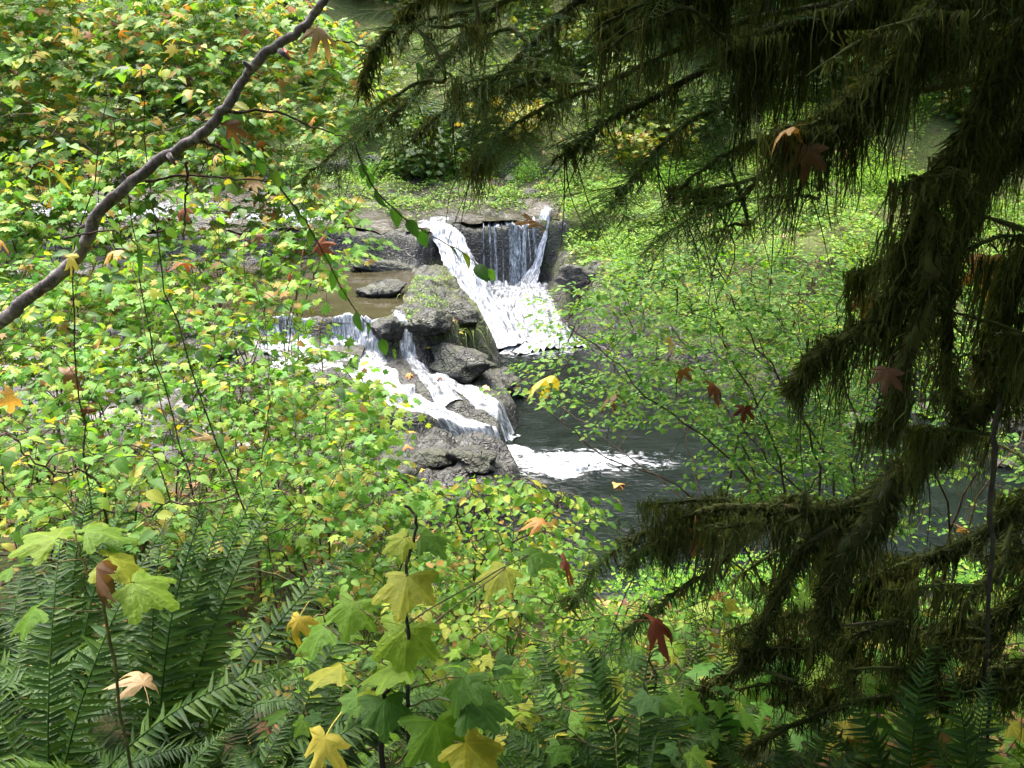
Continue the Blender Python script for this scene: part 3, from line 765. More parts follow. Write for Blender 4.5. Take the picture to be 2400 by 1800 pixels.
def shrub(name, base, tg, label, cat, key, mat, leaf, per, group=None, spray=0.2, nmain=4, stem_r=0.014, stem_mat='twig', flat=0.3, max_parts=300, extra=None, seed=0, rise=0.5, twig_r=0.0035, face=0.12, grow=0):
    """a shrub rooted at base whose leafy sprays end at the points tg"""
    rg = np.random.default_rng(seed)
    base = np.array((base[0], base[1], Hs(base[0], base[1]) - 0.03))
    root = link(name, None, loc=base, label=label, cat=cat, group=group)
    d = np.linalg.norm(tg - base, axis=1)
    mains = [int(np.argmax(d))]
    while len(mains) < min(nmain, len(tg)):
        dm = np.min([np.linalg.norm(tg - tg[i], axis=1) for i in mains], axis=0) * (0.4 + d / d.max())
        mains.append(int(np.argmax(dm)))
    geos, nodes, owner = [], [], []
    for k, i in enumerate(mains):
        e = tg[i]; v = e - base
        m1 = base + v * np.array((0.18, 0.18, 0)) + np.array((rg.normal(0, .05), rg.normal(0, .05), max(0.12, v[2] * rise * 0.9)))
        m2 = base + v * np.array((0.6, 0.6, 0)) + np.array((rg.normal(0, .06), rg.normal(0, .06), max(0.2, v[2] * 0.5 + rise * 0.5 * max(v[2], 0.3))))
        c = spline([base + rg.normal(0, 0.03, 3) * (1, 1, 0), m1, m2, e], 22)
        c[2:-1] += rg.normal(0, 0.008, c[2:-1].shape) + 0.05 * np.stack([vn(np.arange(19) * .3, 5.5 * k + a * 3.1, seed, 61) for a in range(3)], 1)
        g = Geo(); V, T, Q = tube(c, np.linspace(stem_r, twig_r, 22), 5, 0.08); g.add(V, T, Q); geos.append(g)
        nodes += list(c[5:]); owner += [k] * len(c[5:])
    order = [i for i in np.argsort(d) if i not in mains]
    axes = np.zeros_like(tg)
    for i in mains: 
        v = (tg[i] - base) * (1, 1, 0); axes[i] = v
    for i in order:
        N = np.array(nodes); dd = np.linalg.norm(N - tg[i], axis=1) + 1.2 * np.maximum(0, N[:, 2] - tg[i][2])
        j = int(np.argmin(dd)); a = N[j]; v = tg[i] - a
        mid = a + v * 0.5 + np.array((0, 0, 0.12 * np.linalg.norm(v))) + rg.normal(0, 0.015, 3)
        nn = 6
        c = spline([a, mid, tg[i]], nn)
        V, T, Q = tube(c, np.linspace(twig_r * 1.15, twig_r * 0.6, nn), 3, 0, False); geos[owner[j]].add(V, T, Q)
        nodes += list(c[2::2]); owner += [owner[j]] * len(c[2::2])
        axes[i] = v * (1, 1, 0.2)
    for g in geos: link('branch', g.mesh('branch', M[stem_mat], shift=base), root)
    # leaves
    n = len(tg)
    az = np.arctan2(axes[:, 1], axes[:, 0]) + rg.normal(0, 0.35, n)
    ax = np.stack([np.cos(az), np.sin(az), rg.normal(-0.12, 0.12, n)], 1)
    side = np.stack([-np.sin(az), np.cos(az), np.zeros(n)], 1)
    pos, dirs, nor = [], [], []
    twg = [Geo() for _ in geos]
    for j in range(per):
        t = (j // 2 + 0.4) / max(1, (per + 1) // 2) if per > 1 else 0.0
        sgn = 1 if j % 2 == 0 else -1
        last = j == per - 1
        p = tg + ax * (spray * t)[..., None] if np.ndim(t) else tg + ax * spray * t
        dv = ax if last and per % 2 == 1 else ax * 0.55 + side * sgn * 0.85
        stalk = leaf[0] * 0.5
        dv = dv + rg.normal(0, 0.18, (n, 3)); dv /= np.linalg.norm(dv, axis=1, keepdims=True)
        dv[:, 2] -= 0.15
        pos.append(p + dv * stalk * rg.uniform(0.5, 1.3, (n, 1)) + rg.normal(0, 0.012, (n, 3))); dirs.append(dv)
        nr = np.stack([rg.normal(0, flat, n), rg.normal(-face, flat, n), np.ones(n)], 1); nor.append(nr)
    pos, dirs, nor = np.concatenate(pos), np.concatenate(dirs), np.concatenate(nor)
    size = rg.uniform(leaf[0], leaf[1], len(pos)) * np.where(rg.random(len(pos)) < 0.2, 0.7, 1)
    if grow: size = size * np.clip(pos[:, 1] / grow, 0.85, 1.8)
    R = frames(dirs, nor); rnd = rg.random(len(pos))
    if per > 1:                                     # the twig that carries the spray
        g = geos[0]; tw = Geo()
        for i in range(n):
            V, T, Q = tube(np.stack([tg[i], tg[i] + ax[i] * spray * 0.5, tg[i] + ax[i] * spray * 0.95]), [twig_r * 0.6, twig_r * 0.45, twig_r * 0.3], 3, 0, False); tw.add(V, T, Q)
        link('twig', tw.mesh('twig', M[stem_mat], shift=base), root, kind='stuff')
    pr = project(pos); vis = (pr[:, 0] > -60) & (pr[:, 0] < 2460) & (pr[:, 1] > -60) & (pr[:, 1] < 1860)
    rank = np.argsort(-(size / pr[:, 2]) * np.where(vis, 1, 0.01))
    np_ = min(max_parts, len(rank)); big, rest = rank[:np_], rank[np_:]
    leaf_objects(key, mat, root, pos[big], R[big], size[big])
    if len(rest):
        g = Geo(); scatter(g, 'vine_lo' if key == 'vine' else key, pos[rest], R[rest], size[rest], rnd[rest]); link('foliage', g.mesh('foliage', M[mat], shift=base), root, kind='stuff')
    return root

def clusters(tg, k, seed=0):
    rg = np.random.default_rng(seed); xy = tg[:, :2]
    c = xy[rg.choice(len(xy), k, replace=False)]
    for _ in range(12):
        a = np.argmin(((xy[:, None] - c[None]) ** 2).sum(2), 1)
        c = np.array([xy[a == i].mean(0) if (a == i).any() else c[i] for i in range(k)])
    return a, c

# ---------------------------------------------------------------- sword ferns
def frond_curve(L, e0, e1, n=30, sway=0.0):
    el = np.radians(np.linspace(e0, e1, n)); st = L / (n - 1)
    y = np.concatenate([[0], np.cumsum(np.cos(el[:-1]) * st)]); z = np.concatenate([[0], np.cumsum(np.sin(el[:-1]) * st)])
    x = sway * (y / max(y.max(), 1e-3)) ** 2
    return np.stack([x, y, z], 1)

def frond_parts(L, e0, e1, pairs, sway=0.0, seed=0, wid=0.075):
    """rachis curve and the frames of the leaflets"""
    rg = np.random.default_rng(seed)
    c = frond_curve(L, e0, e1, 40, sway)
    tn = np.gradient(c, axis=0); tn /= np.linalg.norm(tn, axis=1, keepdims=True)
    pos, dirs, nor, size = [], [], [], []
    ts = np.linspace(0.14, 0.985, pairs)
    for i, t in enumerate(ts):
        for sgn in (-1, 1):
            k = (t + (0.5 * sgn) * (ts[1] - ts[0]) * 0.5) * 39; k = min(max(k, 0), 38.9); a = int(k); f = k - a
            p = c[a] * (1 - f) + c[a + 1] * f; tg = tn[a]
            sd = np.cross(tg, (0, 0, 1.0)); sd /= np.linalg.norm(sd) + 1e-9
            up = np.cross(sd, tg)
            w = wid * min(1, (t - 0.05) * 6) ** 0.6 * min(1, (1.02 - t) * 2.6) ** 0.75
            d = sd * sgn + tg * (0.22 + 0.5 * t * t) + up * rg.uniform(-0.25, 0.15) + rg.normal(0, 0.09, 3)
            pos.append(p); dirs.append(d); nor.append(up + rg.normal(0, 0.15, 3)); size.append(max(w, 0.006) * rg.uniform(0.9, 1.08))
    return c, np.array(pos), np.array(dirs), np.array(nor), np.array(size)

def pinna(k):
    V = np.array([(0, 0, 0), (-.06, .08, .01), (.09, .07, .01), (-.058, .5, .0 - .05 * k), (.058, .5, .0 - .05 * k), (0, 1, -.08 - .22 * k), (0, .5, -.02 - .05 * k)], float)
    V[:, 0] += 0.10 * (k - 1) * V[:, 1] ** 2
    T = np.array([(0, 6, 1), (0, 2, 6), (1, 6, 3), (2, 4, 6), (3, 6, 5), (6, 4, 5)])
    return V, T, np.array([1, .2, .2, .2, .2, 1, 1.0])
TPL['pinna'] = [pinna(k) for k in (0, 1, 2)]

FROND_CACHE = {}
def frond_mesh(k):
    if k not in FROND_CACHE:
        rg = np.random.default_rng(100 + k)
        c, p, d, n, s = frond_parts(1.0, rg.uniform(62, 82), rg.uniform(-35, 5), 64, rg.uniform(-.15, .15), k, 0.10)
        g = Geo(); V, T, Q = tube(c, np.linspace(0.0045, 0.001, 40), 4, 0, False); g.add(V, T, Q, r=0.5)
        scatter(g, 'pinna', p, frames(d, n), s, rg.random(len(p)) * 0.6)
        FROND_CACHE[k] = g.mesh('frond', M['fern'])
    return FROND_CACHE[k]

def fern(x, y, label, fronds=None, n=10, length=(0.6, 0.95), single=0, seed=0, group=None, yaw0=0, spread=360, z=None):
    """sword fern; the first `single` explicit fronds have each leaflet as an object"""
    rg = np.random.default_rng(seed)
    root = link('sword_fern', None, loc=(x, y, (Hs(x, y) if z is None else z) - 0.01), label=label, cat='fern', group=group)
    done = 0
    for i, (yaw, L, e0, e1) in enumerate(fronds or []):
        c, p, d, nn, s = frond_parts(L, e0, e1, int(36 * max(L, .7) / 0.7), rg.uniform(-.1, .1), seed * 20 + i, 0.095 * (0.75 + 0.25 * L))
        g = Geo(); V, T, Q = tube(c, np.linspace(0.0045, 0.0012, 40), 5, 0, False); g.add(V, T, Q, r=0.8)
        Rf = frames(d, nn)
        if i < single and done + len(p) <= 300:
            fo = link('frond', g.mesh('frond', M['fern']), root); fo.rotation_euler = (0, 0, math.radians(yaw))
            k = ('pinna', 'fern', 'leaflet')
            if k not in LEAF_MESH: LEAF_MESH[k] = tmesh('pinna', 'fern', 'leaflet')
            for q in range(len(p)):
                o = bpy.data.objects.new('leaflet', LEAF_MESH[k][q % 3]); COL.objects.link(o); o.parent = fo
                A = np.eye(4); A[:3, :3] = Rf[q] * s[q]; A[:3, 3] = p[q]; o.matrix_basis = Matrix(A.tolist())
            done += len(p)
        else:
            scatter(g, 'pinna', p, Rf, s, rg.random(len(p)) * 0.6)
            fo = link('frond', g.mesh('frond', M['fern']), root); fo.rotation_euler = (0, 0, math.radians(yaw))
    for i in range(n):
        fo = link('frond', frond_mesh(int(rg.integers(0, 9))), root)
        fo.rotation_euler = (rg.uniform(-.15, .15), 0, math.radians(yaw0 - spread / 2 + spread * (i + rg.uniform(0, .7)) / n))
        fo.scale = [rg.uniform(*length)] * 3
    return root
# ---------------------------------------------------------------- vine maples on the near bank, left
LEFT = [(-120, -120), (830, -120), (850, 120), (880, 250), (700, 400), (830, 470), (900, 560), (760, 650), (690, 740), (830, 830), (905, 930), (880, 1050), (1000, 1170), (700, 1250), (-120, 1250)]
thinL = [(WATER_VIEW, 0.04), ([(350, 430), (900, 400), (900, 640), (420, 640)], 0.5), ([(420, 690), (860, 690), (820, 850), (520, 860)], 0.5),
         ([(520, 180), (900, 160), (900, 360), (620, 400)], 0.45), ([(-120, 880), (500, 880), (600, 1250), (-120, 1250)], 0.5), ([(120, 120), (460, 150), (430, 330), (150, 330)], 0.35), ([(80, 480), (480, 430), (480, 640), (60, 640)], 0.7)]
tgL = targets(LEFT, 2900, ([0, 300, 700, 1000, 1250], [8.6, 7.8, 6.2, 5.0, 4.2], 0.65), (0.2, 4.8), thinL, 1)
aL, cL = clusters(tgL, 12, 2)
VM_LAB = ['green vine maple shrub arching in front of the wooded hillside', 'vine maple with scattered orange leaves behind the leaning grey limb',
          'yellow turning vine maple beside the lower cascade', 'pale green vine maple spreading over the stream riffle',
          'leafy vine maple with thin dark stems below the leaning grey limb', 'vine maple with yellow and green leaves over the bedrock shelf',
          'vine maple with mixed yellow leaves in front of the brown pond', 'tall green vine maple crossed by the leaning grey limb',
          'green vine maple rising behind the sword ferns', 'vine maple with many gaps showing white water through it',
          'low vine maple shrub beside the dry straw stalks', 'bushy vine maple between the ferns and the cascade']
for k in range(12):
    t = tgL[aL == k]
    if len(t) < 4: continue
    c = cL[k]; bx, by = float(c[0]), float(min(c[1], ybank(c[0]))) - 0.2
    px = project(np.array([[c[0], c[1], t[:, 2].mean()]]))[0]
    yel = px[1] > 620 or (px[1] > 450 and px[0] > 420)
    shrub('vine_maple', (bx, by), t, VM_LAB[k], 'shrub', 'vine', 'vm_yellow' if yel else 'vm_green', (0.034, 0.066), 7, 'vine maples on the near bank', 0.24, 3, 0.007, seed=40 + k, rise=0.5, face=0.38, flat=0.52, twig_r=0.0026, grow=5.3)

tgV = targets(LEFT, 420, ([0, 300, 700, 1000, 1250], [8.3, 7.5, 5.9, 4.8, 4.1], 0.8), (0.2, 4.8), thinL, 21)
aV, cV = clusters(tgV, 4, 22)
for k, lab in enumerate(['snowberry with small oval leaves mixed into the upper vine maples', 'snowberry with oval yellow green leaves near the lower cascade', 'snowberry with oval leaves around the lower end of the leaning limb', 'snowberry with oval leaves between the vine maples over the riffle']):
    t = tgV[aV == k]; c = cV[k]
    if len(t) < 4: continue
    shrub('snowberry_shrub', (float(c[0]), float(min(c[1], ybank(c[0]))) - 0.25), t, lab, 'shrub', 'ovate', 'salmon', (0.03, 0.09), 7, 'snowberries among the vine maples', 0.24, 4, 0.006, seed=150 + k, rise=0.5, face=0.35, flat=0.5, grow=5.3, twig_r=0.0024)

# ---------------------------------------------------------------- bright ovate-leaved shrubs at the pool side
POOLSIDE = [(820, 1120), (1010, 1150), (1220, 1110), (1330, 1150), (1440, 1190), (1380, 1260), (1300, 1340), (900, 1340), (780, 1250)]
tgP = targets(POOLSIDE, 240, (4.8, 6.4), (0.15, 1.9), [([(1280, 1100), (1500, 1100), (1500, 1300), (1330, 1300)], 0.6)], 3)
aP, cP = clusters(tgP, 3, 5)
for k, lab in enumerate(['bright green ovate leaved shrub overhanging the dark pool', 'yellow green ovate leaved shrub in front of the bedrock shelf', 'pale leafy shrub between the thimbleberry and the pool']):
    t = tgP[aP == k]; c = cP[k]
    shrub('snowberry_shrub', (float(c[0]), float(min(c[1], ybank(c[0]))) - 0.1), t, lab, 'shrub', 'ovate', 'salmon', (0.05, 0.085), 7, 'leafy shrubs above the pool', 0.26, 4, 0.008, seed=60 + k, rise=0.6, face=0.45, flat=0.4)

# ---------------------------------------------------------------- undergrowth in the foreground
FORE = [(260, 1130), (700, 1180), (980, 1250), (1340, 1330), (1420, 1440), (1720, 1440), (1750, 1800), (500, 1800), (420, 1500)]
tgF = targets(FORE, 480, (2.9, 5.0), (0.06, 0.9), [([(0, 1300), (720, 1300), (720, 1800), (0, 1800)], 0.25)], 7)
aF, cF = clusters(tgF, 7, 8)
FL = ['low green bramble with three part leaves beside the sword fern', 'yellow green bramble under the thimbleberry', 'bramble with bright leaves on the bank above the pool',
      'dense low bramble in front of the mossy limb', 'bramble with yellowing leaves among the fern fronds', 'bramble with pale leaves at the edge of the shade', 'shaded bramble near the fallen orange leaf']
for k in range(7):
    t = tgF[aF == k]; c = cF[k]
    if len(t) < 3: continue
    shrub('bramble', (float(c[0]), float(c[1]) - 0.05), t, FL[k], 'shrub', 'tri', 'salmon', (0.055, 0.095), 3, 'brambles on the near bank', 0.14, 4, 0.006, 'stem_green', seed=80 + k, rise=0.8, twig_r=0.0022, face=0.35, flat=0.4)
tgT = targets([(640, 1250), (1250, 1290), (1500, 1420), (1700, 1480), (1650, 1800), (620, 1800)], 190, (2.2, 4.2), (0.1, 0.7), [], 9)
aT, cT = clusters(tgT, 5, 10)
TL = ['thimbleberry with broad bright green leaves above the ferns', 'thimbleberry with yellow edged leaves beside the black stemmed plant', 'broad leaved thimbleberry lit from behind near the mossy limb',
      'low thimbleberry patch at the foot of the black stemmed plant', 'thimbleberry with pale leaves in the centre of the bank']
for k in range(5):
    t = tgT[aT == k]; c = cT[k]
    if len(t) < 3: continue
    shrub('thimbleberry', (float(c[0]), float(c[1])), t, TL[k], 'shrub', 'thims', 'thimble', (0.045, 0.085), 2, 'thimbleberries on the near bank', 0.08, 4, 0.005, 'stem_green', seed=90 + k, rise=0.9, flat=0.26, face=0.05, twig_r=0.0025)
# leaves low on the left behind the fern
tgQ = targets([(-100, 880), (480, 900), (560, 1180), (300, 1230), (-100, 1230)], 100, (3.4, 4.8), (0.15, 1.2), [], 12)
aQ, cQ = clusters(tgQ, 2, 13)
for k, lab in enumerate(['hazel shrub with broad dull green leaves behind the large fern', 'hazel shrub with grey green leaves below the dry straw stalks']):
    t = tgQ[aQ == k]; c = cQ[k]
    shrub('hazel_shrub', (float(c[0]), float(c[1])), t, lab, 'shrub', 'ovate', 'salmon', (0.06, 0.10), 4, 'hazel shrubs', 0.22, 4, 0.008, seed=96 + k, rise=0.8)
# hazels whose larger dark leaves hang in front of the maples
tgZ = targets([(-100, 60), (420, 60), (760, 300), (760, 900), (500, 1000), (-100, 1000)], 105, (3.6, 4.6), (0.3, 3.0), [(WATER_VIEW, 0.0)], 18)
aZ, cZ = clusters(tgZ, 4, 19)
for k, lab in enumerate(['thin hazel with dark ovate leaves crossing below the leaning grey limb', 'sparse hazel with hanging dark leaves in front of the yellow vine maple', 'thin stemmed hazel with broad green leaves beside the leaning grey limb', 'open hazel with dark leaves in front of the stream riffle']):
    t = tgZ[aZ == k]; c = cZ[k]
    if len(t) < 3: continue
    shrub('hazel_shrub', (float(c[0]), float(c[1]) - 0.3), t, lab, 'shrub', 'ovate', 'hazel', (0.05, 0.085), 2, 'hazel shrubs', 0.16, 2, 0.005, seed=130 + k, rise=0.4, face=0.35, flat=0.4, twig_r=0.002)
# right lower corner, seen under the mossy limbs
tgR = targets([(1560, 1330), (2480, 1380), (2480, 1820), (1600, 1820)], 260, (2.7, 4.8), (0.05, 0.7), [], 14)
aR, cR = clusters(tgR, 3, 15)
for k, lab in enumerate(['yellow leaved thimbleberry glowing under the mossy tree', 'green thimbleberry behind the hanging moss', 'broad leaved thimbleberry at the foot of the mossy tree']):
    t = tgR[aR == k]; c = cR[k]
    shrub('thimbleberry', (float(c[0]), float(c[1])), t, lab, 'shrub', 'thims', 'vm_yellow' if k == 0 else 'thimble', (0.06, 0.11), 2, 'thimbleberries under the mossy tree', 0.1, 4, 0.005, 'stem_green', seed=100 + k, rise=0.8, flat=0.28, face=0.05, twig_r=0.0025)

# ---------------------------------------------------------------- huckleberries over the pool
HUCK = [(1280, 700), (1420, 620), (1700, 560), (1960, 600), (2060, 800), (2000, 1120), (1800, 1190), (1650, 1170), (1480, 1020), (1330, 960), (1200, 930), (1190, 850), (1330, 820)]
tgH = targets(HUCK, 900, (4.2, 5.6), (0.3, 3.2), [([(1100, 820), (1420, 820), (1420, 980), (1100, 980)], 0.3), ([(1420, 980), (1720, 980), (1720, 1180), (1420, 1180)], 0.10)], 16)
aH, cH = clusters(tgH, 3, 17)
for k, lab in enumerate(['airy huckleberry bush with tiny leaves hanging over the dark pool', 'huckleberry bush with thin leaning stems in front of the mossy bank', 'fine leaved huckleberry bush beside the moss hung tree']):
    t = tgH[aH == k]; c = cH[k]
    p0 = [at(1640, 1330, 4.3), at(1850, 1330, 4.3), at(1990, 1330, 4.4)][k]
    shrub('huckleberry_bush', (float(p0[0]), float(p0[1])), t, lab, 'bush', 'small', 'huckle', (0.030, 0.050), 12, 'huckleberry bushes over the pool', 0.2, 5, 0.009, 'twig', seed=110 + k, rise=0.6, max_parts=200, twig_r=0.0025)

tgH2 = targets([(1950, 820), (2480, 780), (2480, 1260), (2000, 1260), (1780, 1190)], 230, (4.4, 6.0), (0.2, 3.0), [], 26)
p0 = at(2230, 1330, 4.6)
shrub('huckleberry_bush', (float(p0[0]), float(p0[1])), tgH2, 'huckleberry bush seen behind the hanging moss in front of the water', 'bush', 'small', 'huckle', (0.034, 0.055), 12, 'huckleberry bushes over the pool', 0.22, 5, 0.009, 'twig', seed=118, rise=0.6, max_parts=100, twig_r=0.0025)
# ---------------------------------------------------------------- the leaning grey limb
lean_px = [(-150, 870, 3.2), (0, 755, 3.2), (60, 702, 3.2), (130, 650, 3.2), (190, 590, 3.2), (228, 505, 3.2), (290, 445, 3.2), (370, 380, 3.25), (465, 318, 3.25), (520, 262, 3.25), (560, 200, 3.3), (618, 132, 3.3), (690, 80, 3.3), (730, 45, 3.3), (770, -20, 3.3), (810, -110, 3.35)]
lp = [at(*p) for p in lean_px]
b0 = lp[0] + np.array((-0.5, 0.1, -0.8)); bz = Hs(b0[0] - 0.2, b0[1])
lp = [np.array((b0[0] - 0.2, b0[1], bz - 0.05)), b0] + lp
lean = link('leaning_tree', None, loc=lp[0], label='bare grey brown leaning limb rising diagonally across the vine maple leaves', cat='tree')
c = spline(lp, 130); c[8:] += 0.006 * np.stack([vn(np.arange(122) * .6, k * 9.1, 0, 70 + k) for k in range(3)], 1)
rad = np.interp(np.linspace(0, 1, 130), [0, 0.3, 0.7, 1], [0.028, 0.022, 0.0165, 0.013]) * (1 + 0.10 * vn(np.arange(130) * 0.45, 0.5, 0, 77))
g = Geo(); V, T, Q = tube(c, rad, 12, 0.05); g.add(V, T, Q); trunk = link('trunk', g.mesh('trunk', M['bark_grey'], shift=lp[0]), lean)
def twig_path(pp, r0, r1, name='twig', parent=None, mat='twig', shift=None, n=26):
    c = spline(pp, n); c[1:] += RNG.normal(0, 0.003, c[1:].shape)
    g = Geo(); V, T, Q = tube(c, np.linspace(r0, r1, n), 5, 0.06); g.add(V, T, Q)
    link(name, g.mesh(name, M[mat], shift=shift), parent); return c
tw = []
for pp in ([(340, 425, 3.24), (440, 410, 3.3), (560, 420, 3.4), (650, 425, 3.5)], [(535, 262, 3.25), (640, 262, 3.35), (740, 300, 3.45), (830, 330, 3.5)], [(700, 78, 3.3), (745, 75, 3.3), (770, 90, 3.32)],
           [(470, 330, 3.25), (520, 350, 3.3), (530, 400, 3.32)], [(440, 380, 3.25), (435, 470, 3.3), (430, 560, 3.3)]):
    tw.append(twig_path([at(*p) for p in pp], 0.006, 0.002, 'twig', lean, 'twig', lp[0]))
for (px, py, dx, dy) in [(215, 520, -30, 15), (300, 435, -14, -30), (590, 165, -20, -22), (655, 118, 22, 20), (395, 362, 16, 24)]:
    a = at(px, py, 3.22); b = at(px + dx, py + dy, 3.2)
    g = Geo(); V, T, Q = tube(np.stack([a, (a + b) / 2, b]), [0.011, 0.009, 0.005], 6, 0.1); g.add(V, T, Q); link('branch_stub', g.mesh('branch_stub', M['bark_grey'], shift=lp[0]), lean)
# leafy twigs of the same tree reaching towards the falls (broad toothed leaves, dark against the light)
def leafy_twig(pp, sizes, key, mat, root, n_leaf, seed, r=0.004, hang=0.5):
    rg = np.random.default_rng(seed)
    c = twig_path([at(*p) for p in pp], r, 0.0015, 'twig', root, 'twig', np.array(root.location))
    ts = np.linspace(0.12, 0.98, n_leaf); P = c[(ts * 25).astype(int)]; tn = np.gradient(c, axis=0)[(ts * 25).astype(int)]
    tn /= np.linalg.norm(tn, axis=1, keepdims=True)
    sd = np.stack([-tn[:, 1], tn[:, 0], 0 * tn[:, 0]], 1) * np.where(np.arange(n_leaf) % 2, 1, -1)[:, None]
    d = tn * 0.7 + sd * 0.7 + rg.normal(0, .2, (n_leaf, 3)); d[:, 2] -= hang
    nr = np.stack([rg.normal(0, .35, n_leaf), rg.normal(-.3, .35, n_leaf), np.ones(n_leaf)], 1)
    leaf_objects(key, mat, root, P, frames(d, nr), rg.uniform(*sizes, n_leaf))
for i, pp in enumerate([[(830, 330, 3.5), (870, 430, 3.5), (960, 520, 3.55), (1080, 590, 3.6), (1150, 640, 3.6)], [(650, 425, 3.5), (740, 560, 3.5), (830, 720, 3.55), (930, 830, 3.6)],
                        [(500, 290, 3.3), (560, 330, 3.3), (640, 400, 3.3)], [(760, 90, 3.32), (860, 110, 3.5), (980, 150, 3.7)]]):
    leafy_twig(pp, (0.06, 0.095), 'ovate', 'hazel', lean, 10 if i < 2 else 5, 200 + i)
leafy_twig([(60, 420, 3.1), (90, 380, 3.1), (130, 400, 3.1)], (0.07, 0.11), 'lance', 'vm_yellow', lean, 4, 210)
leafy_twig([(150, 560, 3.1), (260, 540, 3.1), (330, 580, 3.1)], (0.06, 0.10), 'lance', 'salmon', lean, 5, 211)

# ---------------------------------------------------------------- sword ferns
FERNS = [ # ground pixel, label, explicit fronds (yaw, length, start and end elevation), extra fronds, their length, fronds with single leaflets
 ((345, 1750, -2.15), 'large sword fern with long upright fronds in front of the thimbleberry leaves', [(-16, 0.95, 82, 35), (-2, 0.88, 84, 45), (-30, 1.02, 78, 25), (14, 0.85, 82, 32), (-44, 1.0, 68, 5), (30, 0.8, 72, 5), (-75, 0.95, 56, -25), (60, 0.85, 60, -20)], 7, (0.5, 0.75), 4, 180, 200),
 ((70, 1750, -2.0), 'dark sword fern with drooping fronds below the large brown leaf', [(10, 0.85, 78, 15), (-20, 0.9, 76, 15), (-60, 0.85, 64, -20), (-100, 0.8, 56, -30), (45, 0.75, 65, -10)], 7, (0.5, 0.7), 3, 180, 200),
 ((-40, 1400, -2.9), 'sword fern with blue green fronds beside the hazel shrub', None, 10, (0.7, 0.95), 0, 0, 360),
 ((120, 1420, -2.8), 'blue green sword fern standing behind the brown maple leaf', [(10, 0.9, 82, 35), (-18, 0.9, 82, 35), (40, 0.8, 72, 5)], 7, (0.6, 0.85), 0, 0, 360),
 ((420, 1480, -2.75), 'sword fern with pale leaflets behind the large upright fern', [(10, 0.9, 84, 45), (-12, 0.95, 82, 35)], 8, (0.6, 0.85), 0, 0, 360),
 ((600, 1700, -2.1), 'sword fern with low arching fronds beside the black stemmed plant', [(-60, 0.85, 62, -25), (-85, 0.8, 58, -30), (-20, 0.75, 75, 10)], 8, (0.55, 0.75), 0, 0, 360),
 ((1500, 1860, -2.1), 'sword fern with pale ribs spreading below the thimbleberry leaves', [(22, 0.85, 76, 20), (-4, 0.8, 74, 10), (42, 0.8, 68, 0), (-30, 0.7, 68, 0), (62, 0.7, 60, -10)], 5, (0.5, 0.7), 4, 0, 120),
 ((1350, 1700, -2.7), 'pale green sword fern half hidden by broad leaves', None, 10, (0.6, 0.85), 0, 0, 360),
 ((1680, 1720, -2.5), 'sword fern with dense narrow fronds beside the mossy limb tip', [(10, 0.75, 80, 25), (-12, 0.7, 78, 25), (40, 0.65, 70, 5)], 6, (0.5, 0.7), 0, 0, 360),
 ((2140, 1850, -2.25), 'shaded sword fern with upright fronds under the moss hung tree', [(3, 0.72, 86, 62), (-25, 0.62, 78, 35), (30, 0.65, 76, 25)], 5, (0.5, 0.65), 1, 0, 360),
 ((2290, 1850, -2.15), 'dark sword fern beside the black vertical stem', [(5, 0.72, 86, 60), (-20, 0.62, 78, 35)], 6, (0.5, 0.65), 0, 0, 360),
 ((830, 1500, -3.2), 'small sword fern among the brambles on the slope', None, 9, (0.5, 0.7), 0, 0, 360),
 ((1120, 1780, -2.2), 'sword fern under the thimbleberry with black stems', None, 10, (0.5, 0.7), 0, 0, 360),
 ((700, 1800, -1.8), 'dark sword fern at the foot of the low arching fern', None, 10, (0.45, 0.6), 0, 0, 360),
 ((1860, 1800, -2.3), 'shaded sword fern beside the big yellow leaf', None, 9, (0.45, 0.65), 0, 0, 360),
 ((1180, 1560, -3.0), 'pale sword fern tilting over the bank behind the yellow thimbleberry leaf', None, 9, (0.5, 0.7), 0, 0, 360),
 ((210, 1800, -1.75), 'low sword fern at the foot of the large upright fern', None, 9, (0.45, 0.6), 0, 0, 360),
 ((480, 1800, -1.8), 'dark low sword fern below the pale tan leaf', None, 9, (0.45, 0.6), 0, 0, 360),
 ((-60, 1700, -2.3), 'shaded sword fern beside the hazel with grey green leaves', None, 9, (0.6, 0.8), 0, 0, 360),
 ((900, 1800, -1.75), 'dark sword fern in front of the black stems', None, 8, (0.35, 0.5), 0, 0, 360),
 ((1750, 1800, -1.9), 'dark sword fern below the mossy limb tip', None, 8, (0.4, 0.55), 0, 0, 360),
]
for i, (pp, lab, fr, n, ln, single, yaw0, spr) in enumerate(FERNS):
    x, y = (at(pp[0], pp[1], -pp[2])[0], -pp[2]) if len(pp) == 3 else ground_at(*pp)
    if i < 6: fr = [(a, L * 1.25, e0, e1) for a, L, e0, e1 in fr] if fr else None; ln = (ln[0] * 1.25, ln[1] * 1.25)
    fern(float(x), float(y), lab, fr, n, ln, single, i + 1, 'sword ferns on the near bank', yaw0, spr)

